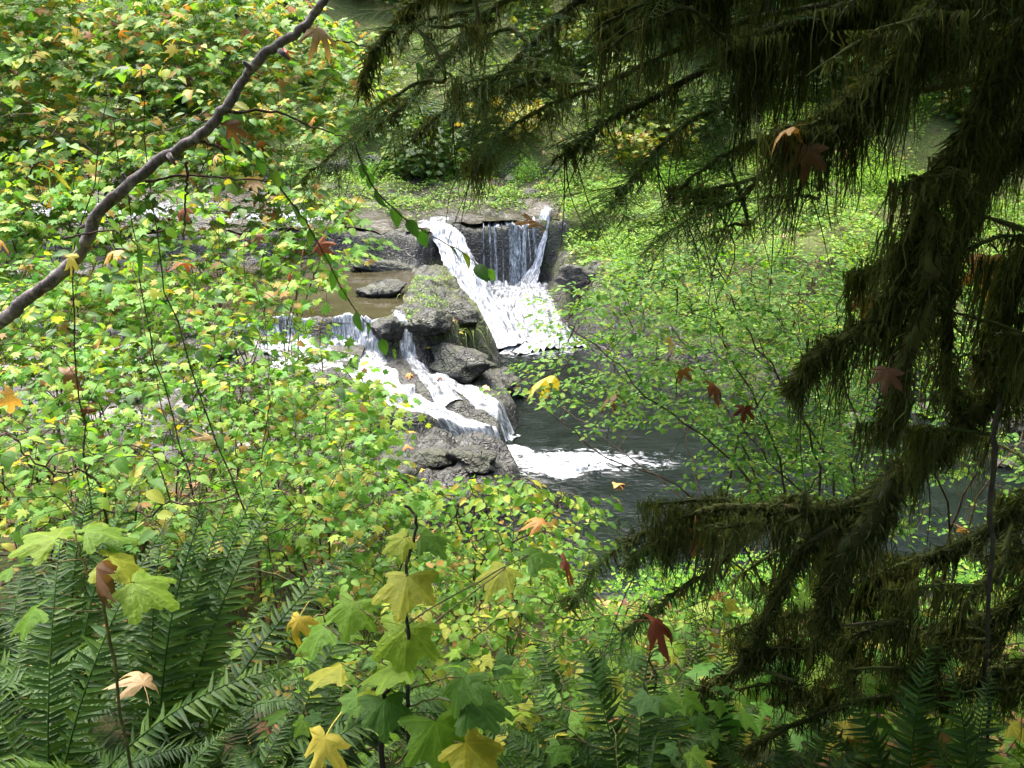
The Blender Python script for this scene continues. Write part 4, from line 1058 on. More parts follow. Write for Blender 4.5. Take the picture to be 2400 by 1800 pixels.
# ---------------------------------------------------------------- the black stemmed thimbleberry in front
tb = at(955, 1830, 1.62)
tb = np.array((tb[0], tb[1], Hs(tb[0], tb[1]) - 0.02))
th = link('thimbleberry', None, loc=tb, label='tall thimbleberry with two black stems and broad drooping leaves', cat='shrub')
s1 = [tb] + [at(*p) for p in [(957, 1750, 1.63), (955, 1600, 1.65), (955, 1450, 1.67), (952, 1340, 1.68), (975, 1230, 1.7), (950, 1180, 1.72)]]
s2 = [tb + np.array((-0.07, 0.02, 0))] + [at(*p) for p in [(893, 1730, 1.66), (905, 1620, 1.68), (935, 1470, 1.7), (968, 1390, 1.7)]]
M['black_stem'] = bark_mat('black_stem', (0.012, 0.009, 0.008), (0.04, 0.03, 0.025), 60)
twig_path(s1, 0.0055, 0.003, 'stem', th, 'black_stem', tb, 40); twig_path(s2, 0.008, 0.004, 'stem', th, 'black_stem', tb, 40)
def placed_leaf(root, name, meshes, k, px, py, D, size, yaw, tilt, roll, mat=None):
    """yaw: where the tip points (0 = away from the camera, 90 = left), tilt: how far the tip drops, roll about the midrib"""
    p = at(px, py, D); o = bpy.data.objects.new(name, meshes[k % len(meshes)]); COL.objects.link(o); o.parent = root
    Rm = Matrix.Rotation(math.radians(yaw), 4, 'Z') @ Matrix.Rotation(math.radians(-tilt), 4, 'X') @ Matrix.Rotation(math.radians(roll), 4, 'Y')
    A = Matrix.Translation(Vector(p) - (root.location if root else Vector((0, 0, 0)))) @ Rm @ Matrix.Scale(size, 4)
    o.matrix_basis = A; return o, p
TM = tmesh('thim', 'thimble'); 
LEAVES = [(955, 1350, 1.66, .10, 175, 28, 4), (985, 1255, 1.7, .085, -60, 12, 10), (950, 1260, 1.68, .06, 120, 10, -15), (955, 1470, 1.68, .115, 170, 50, 0), (940, 1555, 1.66, .10, 95, 18, 10),
          (1085, 1585, 1.62, .085, 150, 45, 20), (1100, 1640, 1.6, .12, -80, 10, 5), (1020, 1690, 1.58, .115, 200, 40, -5), (1090, 1740, 1.55, .12, -120, 30, 0), (830, 1410, 1.75, .09, 160, 40, 0),
          (1240, 1300, 1.95, .10, -60, -8, 0), (1180, 1330, 1.98, .09, 140, 15, 0), (800, 1560, 1.7, .10, 80, 15, 12), (760, 1470, 1.8, .09, 100, 30, 0), (900, 1640, 1.62, .09, 190, 35, 0)]
for i, (px, py, D, s, yaw, tilt, roll) in enumerate(LEAVES):
    o, p = placed_leaf(th, 'leaf', TM, i, px, py, D, s, yaw, tilt * 0.6, roll)
    q = np.array(min((tuple(x) for x in spline(s1, 30)), key=lambda x: np.linalg.norm(np.array(x) - p - np.array((0, 0, -.06)))))
    twig_path([q, (q + p) / 2 + np.array((0, 0, 0.01)), p], 0.0022, 0.0016, 'leaf_stalk', th, 'stem_green', tb, 8)
tb2 = at(250, 1600, 1.9); tb2 = np.array((tb2[0], tb2[1], Hs(tb2[0], tb2[1])))
th2 = link('thimbleberry', None, loc=tb2, label='thimbleberry with large flat bright green leaves beside the brown maple leaf', cat='shrub')
cc = twig_path([tb2, at(255, 1480, 1.95), at(200, 1330, 2.0), at(170, 1240, 2.05)], 0.005, 0.003, 'stem', th2, 'stem_green', tb2, 30)
for i, (px, py, D, s, yaw, tilt, roll) in enumerate([(130, 1262, 2.05, .125, 60, -12, 0), (200, 1245, 2.05, .115, -40, -5, 0), (255, 1305, 2.0, .13, -70, 15, 0), (310, 1365, 1.95, .13, -100, 8, 4), (85, 1425, 1.9, .09, 110, 20, 0), (30, 1330, 2.0, .09, 80, 12, 0), (240, 1270, 2.1, .1, 0, -10, 0)]):
    o, p = placed_leaf(th2, 'leaf', TM, i + 1, px, py, D, s, yaw, tilt, roll)
    q = np.array(min((tuple(x) for x in cc), key=lambda x: np.linalg.norm(np.array(x) - p - np.array((0, 0, -.06)))))
    twig_path([q, (q + p) / 2, p], 0.0022, 0.0016, 'leaf_stalk', th2, 'stem_green', tb2, 8)
# ---------------------------------------------------------------- the moss hung tree on the right
def moss_clump(seed, n=95, w=0.055):
    rg = np.random.default_rng(seed); g = Geo(); seg = 6
    for i in range(n):
        x0, y0 = rg.normal(0, w * 0.55), rg.normal(0, w * 0.35)
        L = (0.15 + 0.85 * rg.random() ** 1.1) * (1 - 0.45 * min(1, abs(x0) / w)) 
        t = np.linspace(0, 1, seg)
        conv = rg.uniform(0.1, 0.55)
        x = x0 * (1 - conv * t) + 0.013 * np.sin(t * rg.uniform(4, 14) + rg.uniform(0, 6)) * t + rg.normal(0, .016) * t
        y = y0 * (1 - conv * t) + 0.013 * np.sin(t * rg.uniform(4, 14) + rg.uniform(0, 6)) * t + rg.normal(0, .02) * t
        z = -L * t + 0.02
        wd = 0.0022 * rg.uniform(0.7, 1.5) * (1 - 0.65 * t); a = rg.uniform(0, math.pi)
        dx, dy = math.cos(a) * wd, math.sin(a) * wd
        V = np.empty((2 * seg, 3)); V[0::2] = np.stack([x - dx, y - dy, z], 1); V[1::2] = np.stack([x + dx, y + dy, z], 1)
        k = np.arange(seg - 1) * 2
        g.add(V, Q=np.stack([k, k + 1, k + 3, k + 2], 1), r=rg.random() * 0.9)
    return g
MC_G = [moss_clump(300 + k, 26 + 9 * (k % 4), 0.04 + 0.008 * (k % 4)) for k in range(8)]
MC = [g.mesh('moss_strands', M['moss']) for g in MC_G]
MC_ARR = [(np.concatenate(g.V), np.concatenate(g.Q), np.concatenate(g.R)) for g in MC_G]

def needle_spray(seed, L=0.26, dense=1.0):
    rg = np.random.default_rng(seed); g = Geo()
    def twig(p, d, l, nd):
        c = np.stack([p + d * l * t + np.array((0, 0, -0.10 * l * t * t)) for t in np.linspace(0, 1, 5)])
        V, T, Q = tube(c, np.linspace(0.0016, 0.0007, 5), 3, 0, False); g.add(V, T, Q, r=0.1)
        sd = np.cross(d, (0, 0, 1.0)); sd /= np.linalg.norm(sd) + 1e-9
        n = int(l / nd)
        for i in range(n):
            t = (i + 0.5) / n; q = p + d * l * t + np.array((0, 0, -0.10 * l * t * t)); s = 1 if i % 2 else -1
            v = sd * s + d * 0.45 + np.array((0, 0, rg.normal(0, .3))); v /= np.linalg.norm(v); ln = rg.uniform(0.007, 0.014)
            w = np.cross(v, (0, 0, 1.0)) * 0.0010
            g.add(np.stack([q - w, q + w, q + v * ln]), [(0, 1, 2)], r=rg.random() * 0.9)
    D = np.array((0, 1.0, 0)); twig(np.zeros(3), D, L, 0.0045)
    for i in range(int(11 * dense)):
        t = 0.12 + 0.8 * (i + rg.random() * 0.6) / (11 * dense); s = 1 if i % 2 else -1
        a = math.radians(rg.uniform(42, 65)) * s; d = np.array((math.sin(a), math.cos(a), rg.uniform(-.25, .05)))
        twig(D * L * t + np.array((0, 0, -0.10 * L * t * t)), d / np.linalg.norm(d), L * (1.05 - t) * rg.uniform(0.4, 0.65), 0.0042)
    return g
NS_G = [needle_spray(400 + k) for k in range(6)]
NS = [g.mesh('needle_spray', M['needle']) for g in NS_G]
NS_ARR = [(np.concatenate(g.V), np.concatenate(g.T), np.concatenate(g.R), np.concatenate(g.Q)) for g in NS_G]

TX, TY = 2.75, 3.1
tbz = Hs(TX, TY)
tree = link('mossy_tree', None, loc=(TX, TY, tbz), label='dark tree with long moss hanging from all its limbs', cat='tree')
tc = spline([(TX, TY, tbz - 0.2), (TX + 0.03, TY, tbz + 3), (TX - 0.05, TY + 0.1, tbz + 7), (TX, TY, tbz + 13)], 40)
g = Geo(); V, T, Q = tube(tc, np.interp(np.linspace(0, 1, 40), [0, .05, 1], [0.42, 0.30, 0.08]), 18, 0.06); g.add(V, T, Q); link('trunk', g.mesh('trunk', M['bark_dark'], shift=(TX, TY, tbz)), tree)
CNT = {'moss': 0, 'spray': 0}
ORG = np.array((TX, TY, tbz)); LIMB_NODES = []

def limb(pp, r0, r1, moss=1.0, clump=(0.15, 0.35), sleeve=0.018, spray=0.0, spacing=0.05, seed=0, from_trunk=True, part='limb', spread=0.03, fuzz=1.0, sub=0, start=None):
    """pp: photo pixel + distance ahead; moss: clumps per station; spray: chance of a needle spray per station"""
    rg = np.random.default_rng(seed)
    sleeve *= 0.42; fuzz *= 0.85
    P = [at(*p) for p in pp]
    if start is not None: P = [np.array(start)] + P
    if from_trunk: P = [np.array((TX, TY, P[0][2] + 0.25))] + P
    ln = sum(np.linalg.norm(P[i + 1] - P[i]) for i in range(len(P) - 1)); n = max(14, int(ln / 0.035))
    c = spline(P, n); c[1:] += np.stack([0.007 * vn(np.arange(n - 1) * 0.5, k * 7.7, seed, 500) for k in range(3)], 1)
    t = np.linspace(0, 1, n); rad = r0 + (r1 - r0) * t ** 0.8
    if not from_trunk: rad = rad * np.interp(t, [0, .12], [.3, 1])
    rad = rad * np.interp(t, [.92, 1], [1, .35])
    g = Geo(); V, T, Q = tube(c, rad, 8, 0.06); g.add(V, T, Q)
    lo = link(part, g.mesh(part, M['bark_dark'], shift=ORG), tree)
    if part == 'limb': LIMB_NODES.extend(c[::3])
    mg = Geo(); ng = Geo()
    if sleeve > 0:
        nz = vn(np.arange(n) * 0.35, 3.3, seed, 510)
        sr = rad + sleeve * (0.6 + 0.7 * np.abs(nz)) * np.interp(t, [0, .9, 1], [1, .8, .3]) * (1 if from_trunk else np.interp(t, [0, .15], [.15, 1]))
        cs = c.copy(); cs[:, 2] -= sleeve * 0.25
        V, T, Q = tube(cs, sr, 9, 0.28); mg.add(V, T, Q, r=0.15 + 0.3 * rg.random(len(V)))
        # short fuzz over the sleeve
        m = int(n * 46 * fuzz * (0.7 + r0 / 0.022) * (0.5 if start is not None else 1)); i = rg.integers(0, n - 1, m); th = rg.uniform(0, 2 * math.pi, m)
        tn = np.gradient(c, axis=0); tn /= np.linalg.norm(tn, axis=1, keepdims=True) + 1e-9
        ref = np.where(np.abs(tn[:, 2:3]) > 0.85, np.array([[1.0, 0, 0]]), np.array([[0, 0, 1.0]]))
        A = np.cross(tn, ref); A /= np.linalg.norm(A, axis=1, keepdims=True) + 1e-9; B = np.cross(A, tn)
        dr = A[i] * np.cos(th)[:, None] + B[i] * np.sin(th)[:, None]
        p = cs[i] + (cs[i + 1] - cs[i]) * rg.random((m, 1)) + dr * (sr[i] * 0.9)[:, None]
        fl = rg.uniform(0.012, 0.06, m)[:, None]
        dv = dr * 0.55 + np.array((0, 0, -0.75)) + rg.normal(0, .35, (m, 3))
        e = p + dv * fl; w = np.cross(dv, rg.normal(0, 1, (m, 3))); w /= np.linalg.norm(w, axis=1, keepdims=True) + 1e-9; w *= 0.0022
        VV = np.stack([p - w, p + w, (p + e) / 2 + w * .7 + dr * 0.006, e], 1).reshape(-1, 3)
        k = np.arange(m) * 4
        mg.add(VV, np.concatenate([np.stack([k, k + 1, k + 2], 1), np.stack([k, k + 2, k + 3], 1)]), r=np.repeat(rg.random(m) * 0.9, 4))
    st = np.arange(2, n - 1, max(1, int(spacing / (ln / n))))
    for i in st:
        if project(c[i])[0][0] > 2750 or (start is not None and np.linalg.norm(c[i] - P[1]) > np.linalg.norm(P[-1] - P[1]) * 0.25 and np.linalg.norm(c[i] - P[0]) < np.linalg.norm(P[1] - P[0])): continue
        k = rg.poisson(moss * 0.48)
        for _ in range(k):
            L = (clump[0] * 0.5 + (clump[1] * 1.25 - clump[0] * 0.5) * rg.random() ** 1.15) * (0.6 + 0.6 * abs(math.sin(i * 0.37 + seed))); v = int(rg.integers(0, 8)); s = rg.uniform(0.8, 1.3)
            p = c[i] + rg.normal(0, spread, 3) * (1, 1, 0.2) - np.array((0, 0, rad[i] * 0.4)); rz = rg.uniform(0, 6.28)
            if CNT['moss'] < 300 and L > 0.13:
                o = bpy.data.objects.new('moss_strands', MC[v]); COL.objects.link(o); o.parent = lo
                o.location = p - ORG; o.rotation_euler = (rg.normal(0, .08), rg.normal(0, .08), rz); o.scale = (s, s, L); CNT['moss'] += 1
            else:
                a, q, r = MC_ARR[v]; ca, sa = math.cos(rz), math.sin(rz)
                X = np.stack([(a[:, 0] * ca - a[:, 1] * sa) * s, (a[:, 0] * sa + a[:, 1] * ca) * s, a[:, 2] * L], 1) + p
                mg.add(X, Q=q, r=(r * 0.6 + rg.random() * 0.4))
        if rg.random() < spray:
            for s2 in ((-1, 1) if rg.random() < 0.5 else (1,)):
                tn_ = c[min(i + 1, n - 1)] - c[i - 1]; az = math.atan2(tn_[1], tn_[0]) - math.pi / 2 + s2 * rg.uniform(0.2, 1.2)
                el = rg.uniform(-1.2, 0.1); sc = rg.uniform(0.5, 1.2); v = int(rg.integers(0, 6))
                if CNT['spray'] < 300:
                    o = bpy.data.objects.new('needle_spray', NS[v]); COL.objects.link(o); o.parent = lo
                    o.location = c[i] - ORG; o.rotation_euler = (el, rg.normal(0, .3), az); o.scale = (sc,) * 3; CNT['spray'] += 1
                else:
                    a, tt, r, q = NS_ARR[v]; Rm = np.array((Matrix.Rotation(az, 3, 'Z') @ Matrix.Rotation(el, 3, 'X')))
                    ng.add(a @ Rm.T * sc + c[i], tt, q, r)
    if ng.n: link('needle_foliage', ng.mesh('needle_foliage', M['needle'], shift=ORG), lo, kind='stuff')
    if mg.n: link('moss_sleeve', mg.mesh('moss_sleeve', M['moss'], shift=ORG), lo, kind='stuff')
    # bare hanging twiglets
    for k in range(sub):
        i = int(rg.integers(n // 3, n - 1)); a = c[i]; e = a + np.array((rg.normal(0, .12), rg.normal(0, .1), -rg.uniform(.15, .5)))
        m = (a + e) / 2 + rg.normal(0, .03, 3); cc = spline([a, m, e], 8); g = Geo(); V, T, Q = tube(cc, np.linspace(.003, .001, 8), 4, 0, False); g.add(V, T, Q)
        link('twig', g.mesh('twig', M['bark_dark'], shift=ORG), lo)
    return c

# heavy limbs (most visible first, so that their moss is made of single clumps)
limb([(2330, -20, 2.7), (2180, 40, 2.65), (2124, 137, 2.62), (2034, 203, 2.6), (1962, 268, 2.6), (1880, 305, 2.58), (1825, 318, 2.55)], 0.035, 0.012, 2.2, (0.16, 0.40), 0.026, seed=1, spacing=0.045)
limb([(2480, 30, 2.75), (2400, 108, 2.7), (2341, 188, 2.7), (2287, 282, 2.7), (2233, 362, 2.7), (2179, 452, 2.7), (2124, 579, 2.7), (2088, 701, 2.7), (2041, 759, 2.7), (1944, 806, 2.7), (1889, 868, 2.7), (1850, 918, 2.7)], 0.024, 0.008, 1.5, (0.14, 0.40), 0.022, seed=2, spacing=0.045, sub=4)
limb([(2480, 820, 2.8), (2400, 868, 2.8), (2341, 915, 2.8), (2251, 998, 2.78), (2179, 1063, 2.75), (2106, 1114, 2.72), (2052, 1150, 2.7), (1980, 1186, 2.7), (1925, 1192, 2.7), (1745, 1188, 2.7), (1640, 1200, 2.7), (1560, 1250, 2.7), (1460, 1330, 2.72)], 0.022, 0.006, 1.7, (0.10, 0.30), 0.022, spray=0.12, seed=3, spacing=0.045, sub=3)
limb([(2090, 1122, 2.71), (2052, 1210, 2.62), (1980, 1301, 2.58), (1947, 1381, 2.55), (1940, 1471, 2.55)], 0.035, 0.015, 1.8, (0.2, 0.4), 0.03, seed=4, from_trunk=False, spacing=0.04)
limb([(2060, 1170, 2.7), (1918, 1254, 2.65), (1868, 1312, 2.65), (1831, 1381, 2.62), (1792, 1468, 2.6), (1766, 1515, 2.6), (1719, 1576, 2.6), (1647, 1609, 2.6), (1590, 1668, 2.6)], 0.014, 0.005, 1.2, (0.10, 0.26), 0.014, seed=5, from_trunk=False, spacing=0.05, sub=2)
limb([(2185, 445, 2.7), (2185, 550, 2.66), (2180, 640, 2.62), (2164, 727, 2.6), (2114, 853, 2.6), (2088, 962, 2.6), (2070, 1034, 2.6)], 0.024, 0.014, 1.7, (0.2, 0.46), 0.024, seed=6, from_trunk=False, spacing=0.04)
limb([(2240, 352, 2.7), (2250, 500, 2.8), (2222, 672, 2.85), (2222, 853, 2.85), (2244, 962, 2.85)], 0.016, 0.008, 1.4, (0.2, 0.42), 0.018, seed=7, from_trunk=False)
limb([(2380, 1195, 2.9), (2350, 1310, 2.75), (2276, 1402, 2.68), (2215, 1507, 2.65), (2179, 1580, 2.65), (2142, 1706, 2.6)], 0.012, 0.004, 0.5, (0.10, 0.22), 0.008, seed=8, from_trunk=False)
limb([(2341, 912, 2.8), (2336, 980, 2.68), (2330, 1050, 2.58), (2323, 1200, 2.55), (2323, 1308, 2.55), (2316, 1453, 2.55), (2312, 1598, 2.55), (2322, 1670, 2.55), (2300, 1800, 2.55)], 0.010, 0.006, 0.0, sleeve=0.0, seed=9, from_trunk=False)
limb([(2480, 1130, 2.9), (2380, 1190, 2.9), (2250, 1280, 2.9), (2100, 1330, 2.9), (1990, 1420, 2.9)], 0.02, 0.008, 1.1, (0.15, 0.35), 0.022, seed=10)
limb([(2480, 1330, 2.9), (2380, 1420, 2.9), (2250, 1470, 2.9), (2130, 1500, 2.9)], 0.02, 0.008, 1.2, (0.15, 0.35), 0.02, seed=11)
limb([(2480, 1520, 2.7), (2400, 1560, 2.7), (2300, 1580, 2.7), (2200, 1640, 2.7)], 0.02, 0.008, 0.9, (0.1, 0.28), 0.02, seed=12)
limb([(2480, 560, 3.0), (2390, 640, 3.0), (2330, 780, 3.0), (2290, 900, 3.0)], 0.02, 0.008, 1.1, (0.2, 0.42), 0.02, seed=13)
limb([(2480, 250, 3.1), (2380, 330, 3.1), (2300, 430, 3.1), (2250, 560, 3.1)], 0.02, 0.008, 1.0, (0.2, 0.45), 0.02, seed=14)
# upper limbs reaching left across the top of the view
limb([(2300, -150, 3.3), (2000, -90, 3.3), (1750, -40, 3.3), (1560, 10, 3.3), (1400, 40, 3.35)], 0.03, 0.01, 1.1, (0.16, 0.46), 0.02, spray=0.1, seed=15, spacing=0.05, sub=4)
limb([(2300, -60, 3.0), (2150, -10, 3.0), (1950, 30, 3.0), (1800, 80, 3.0), (1700, 120, 3.0)], 0.028, 0.01, 1.2, (0.16, 0.46), 0.022, spray=0.1, seed=16, spacing=0.05, sub=3)
limb([(2000, -60, 3.5), (1700, -60, 3.5), (1480, -30, 3.5), (1342, 14, 3.5), (1252, 101, 3.5), (1162, 181, 3.5), (1053, 253, 3.5), (960, 320, 3.5)], 0.022, 0.004, 0.5, (0.10, 0.26), 0.005, spray=0.4, seed=17, fuzz=0.15, spacing=0.06, sub=5)
limb([(1700, -90, 3.7), (1400, -60, 3.7), (1200, -10, 3.7), (1080, 90, 3.7), (963, 231, 3.7), (890, 286, 3.7), (800, 345, 3.7), (700, 425, 3.7)], 0.02, 0.003, 0.15, (0.08, 0.2), 0.005, spray=0.42, seed=18, fuzz=0.15, spacing=0.06, sub=6)
limb([(1900, 60, 3.4), (1700, 140, 3.4), (1523, 235, 3.4), (1451, 268, 3.4), (1379, 318, 3.4), (1306, 372, 3.4)], 0.018, 0.003, 0.35, (0.08, 0.22), 0.006, spray=0.4, seed=19, fuzz=0.15, spacing=0.06, sub=5)
limb([(2050, 90, 3.1), (1853, 163, 3.1), (1708, 235, 3.1), (1600, 300, 3.1), (1500, 400, 3.1), (1440, 480, 3.1)], 0.016, 0.003, 0.3, (0.1, 0.25), 0.005, spray=0.4, seed=20, fuzz=0.15, spacing=0.06, sub=6)
limb([(1962, 270, 2.6), (1900, 330, 2.75), (1799, 401, 2.9), (1727, 467, 2.9), (1636, 503, 2.9), (1540, 560, 2.9)], 0.010, 0.002, 0.25, (0.08, 0.2), 0.004, spray=0.6, seed=21, fuzz=0.15, from_trunk=False, sub=6)
limb([(1100, -60, 3.4), (1000, -10, 3.4), (945, 36, 3.4), (890, 98, 3.4), (862, 160, 3.4), (850, 225, 3.4)], 0.012, 0.004, 1.2, (0.06, 0.18), 0.016, spray=0.1, seed=22, from_trunk=False)
limb([(1700, -120, 3.9), (1500, -70, 3.9), (1300, -30, 3.9), (1120, 20, 3.9), (980, 60, 3.9), (900, 130, 3.9)], 0.018, 0.004, 0.25, (0.08, 0.22), 0.006, spray=0.3, seed=23, fuzz=0.15, spacing=0.07)
limb([(1800, 40, 3.6), (1600, 110, 3.6), (1430, 190, 3.6), (1280, 250, 3.6), (1150, 330, 3.6), (1080, 400, 3.6)], 0.016, 0.003, 0.3, (0.08, 0.24), 0.005, spray=0.32, seed=24, fuzz=0.15, spacing=0.07, sub=4)
limb([(2060, 230, 3.2), (1900, 330, 3.2), (1760, 330, 3.2), (1640, 400, 3.2), (1560, 470, 3.2)], 0.012, 0.003, 0.25, (0.1, 0.22), 0.005, spray=0.35, seed=25, fuzz=0.15, spacing=0.07, sub=4)
limb([(1620, 1212, 2.7), (1560, 1235, 2.66), (1480, 1260, 2.65), (1400, 1330, 2.65), (1330, 1430, 2.65)], 0.006, 0.002, 0.8, (0.05, 0.13), 0.006, spray=0.6, seed=26, from_trunk=False, spacing=0.05)
limb([(1760, 1190, 2.7), (1700, 1310, 2.62), (1600, 1380, 2.6), (1520, 1440, 2.6), (1470, 1480, 2.6)], 0.006, 0.002, 0.8, (0.06, 0.15), 0.006, spray=0.6, seed=27, from_trunk=False, spacing=0.05)
limb([(2210, 1635, 2.7), (2050, 1640, 2.55), (1900, 1680, 2.5), (1750, 1760, 2.5), (1650, 1830, 2.5)], 0.010, 0.006, 0.3, (0.08, 0.16), 0.006, seed=28, from_trunk=False)

# thin side branches hung with moss curtains
def strands(x0, x1, y0, y1, n, seed, D=(2.5, 3.3), clump=(0.16, 0.42), moss=1.3, ln=(90, 240), spray=0.0, fuzz=0.5):
    rg = np.random.default_rng(seed)
    for k in range(n):
        px, py, d = rg.uniform(x0, x1), rg.uniform(y0, y1), rg.uniform(*D); l = rg.uniform(*ln); sl = rg.uniform(-0.1, 0.55)
        N_ = np.array(LIMB_NODES); p0 = at(px, py, d); dd = np.linalg.norm(N_ - p0, axis=1) + 0.6 * np.maximum(0, p0[2] - N_[:, 2]); q0 = N_[int(np.argmin(dd))]
        limb([(px, py, d), (px - l * .35, py + l * sl * .2, d + rg.normal(0, .06)), (px - l * .7, py + l * sl * .55, d + rg.normal(0, .08)), (px - l, py + l * sl, d + rg.normal(0, .1))], 0.006, 0.002, moss, clump, 0.007, spray, 0.05, seed * 50 + k, False, 'branch', 0.02, fuzz, start=q0 if dd.min() < 0.6 else None)
strands(2020, 2480, -80, 330, 5, 31); strands(2080, 2480, 330, 800, 4, 32); strands(2150, 2500, 800, 1200, 4, 33); strands(1880, 2480, 1180, 1480, 11, 34); strands(1750, 2450, 1450, 1650, 11, 35, clump=(.1, .28))
strands(1450, 2050, -120, 110, 7, 36, (3.0, 3.6), (0.14, 0.36), 0.7, (90, 220), 0.1); strands(1650, 1950, 1160, 1250, 5, 37, (2.6, 2.8), (0.12, 0.3))
strands(1000, 1650, 40, 330, 8, 38, (3.2, 3.9), (0.06, 0.26), 0.6, (100, 200), 0.4, 0.1); strands(1500, 1950, 330, 520, 3, 39, (3.0, 3.4), (0.06, 0.2), 0.4, (90, 160), 0.5, 0.1)
# crown above the frame, shaped for shade; unseen conifers added to darken this side
def crown_geo(center, radii, n, seed, size=(0.25, 0.5)):
    rg = np.random.default_rng(seed); g = Geo()
    u = rg.normal(size=(n, 3)); u /= np.linalg.norm(u, axis=1, keepdims=True); u *= rg.random((n, 1)) ** (1 / 2.4)
    pos = np.array(center) + u * np.array(radii)
    az = np.arctan2(u[:, 1], u[:, 0]) + rg.normal(0, .7, n)
    d = np.stack([np.cos(az), np.sin(az), rg.normal(-.5, .3, n)], 1); nr = np.stack([rg.normal(0, .4, n), rg.normal(0, .4, n), np.ones(n)], 1)
    scatter(g, 'wisp', pos, frames(d, nr), rg.uniform(*size, n), rg.random(n)); return g
g = crown_geo((TX - 1.6, TY + 0.6, tbz + 8.6), (4.6, 4.0, 4.0), 2600, 600); link('crown', g.mesh('crown', M['needle'], shift=ORG), tree, kind='stuff')
def conifer(x, y, h, r, label, seed, low=0.25, n=4200, group=None, size=(0.35, 0.8)):
    z = Hs(x, y); o = link('conifer_tree', None, loc=(x, y, z), label=label, cat='tree', group=group)
    rg = np.random.default_rng(seed)
    g = Geo(); V, T, Q = tube(spline([(0, 0, -0.3), (rg.normal(0, .1), 0, h * .5), (0, 0, h)], 24), np.linspace(0.035 * h * 0.55, 0.02, 24), 12, 0.05); g.add(V, T, Q); link('trunk', g.mesh('trunk', M['bark_dark']), o)
    t = low + (1 - low) * rg.random(n) ** 0.8; zz = t * h; rr = r * (1.06 - t) / (1.06 - low) * (0.25 + 0.75 * rg.random(n) ** 0.6) * (0.75 + 0.4 * np.sin(zz * 5.0)); az = rg.uniform(0, 6.283, n)
    pos = np.stack([np.cos(az) * rr, np.sin(az) * rr, zz - rr * 0.3], 1); d = np.stack([np.cos(az), np.sin(az), rg.normal(-.45, .2, n)], 1)
    g = Geo(); scatter(g, 'wisp', pos, frames(d, np.stack([rg.normal(0, .3, n), rg.normal(0, .3, n), np.ones(n)], 1)), rg.uniform(*size, n), rg.random(n)); link('crown', g.mesh('crown', M['needle']), o, kind='stuff')
    return o
for k, (x, y, h, r) in enumerate([(-3.2, -3.2, 16, 3.4), (1.6, -3.0, 18, 3.6), (6.5, -1.0, 17, 3.6), (-8.0, -2.0, 15, 3.2), (7.8, 4.5, 18, 3.4)]):
    conifer(x, y, h, r, 'tall dark unseen conifer added to shade the near bank', 620 + k, 0.12, 4200, 'conifers behind the viewer')
# ---------------------------------------------------------------- the far side: ground cover, bushes, hillside
def cover(name, poly, n, label, seed, size=(0.03, 0.06), key='tiny', mat='cover', hmax=0.35, cat=None):
    rg = np.random.default_rng(seed); P = np.array(poly); xs, ys = [], []
    while len(xs) < n:
        x = rg.uniform(P[:, 0].min(), P[:, 0].max(), n); y = rg.uniform(P[:, 1].min(), P[:, 1].max(), n)
        k = inpoly(poly, x, y) & (fbm(x * 1.1, y * 1.1, 0, 3, seed) > rg.uniform(-0.45, 0.15, n)); xs += list(x[k]); ys += list(y[k])
    x, y = np.array(xs[:n]), np.array(ys[:n])
    hh = hmax * np.clip(0.5 + 1.3 * fbm(x * 1.7, y * 1.7, 0, 3, seed + 5), 0.06, 1)
    pos = np.stack([x, y, H(x, y) + hh * rg.random(n) ** 0.6 + 0.01], 1)
    az = rg.uniform(0, 6.283, n); d = np.stack([np.cos(az), np.sin(az), rg.normal(-.1, .3, n)], 1)
    nr = np.stack([rg.normal(0, .4, n), rg.normal(-.15, .4, n), np.ones(n)], 1)
    g = Geo(); scatter(g, key, pos, frames(d, nr), rg.uniform(*size, n), rg.random(n))
    o = link(name, g.mesh(name, M[mat]), kind='stuff', label=label, cat=cat)
    return o
cover('ground_cover', [(1.1, 19), (1.35, 17.2), (2.0, 15.4), (2.95, 14.2), (4.1, 13.2), (5.4, 12.9), (10, 13.5), (12, 20), (9, 24), (1.2, 24)], 52000, 'low bright green plants covering the bank across the pool', 700, (0.05, 0.10), cat='plants')
cover('ground_cover', [(-14, 22.6), (10, 22.6), (14, 30), (-14, 30)], 26000, 'low green plants on the slope behind the upper stream', 701, (0.06, 0.13), hmax=0.5, cat='plants')
cover('undergrowth', [(-5, 3.2), (4, 2.8), (4.5, 5), (2.5, 6.6), (-1, 6.9), (-2, 8.2), (-8, 8.6), (-8, 4)], 16000, 'small leaves carpeting the steep near bank', 702, (0.025, 0.05), hmax=0.22, mat='salmon', cat='plants')

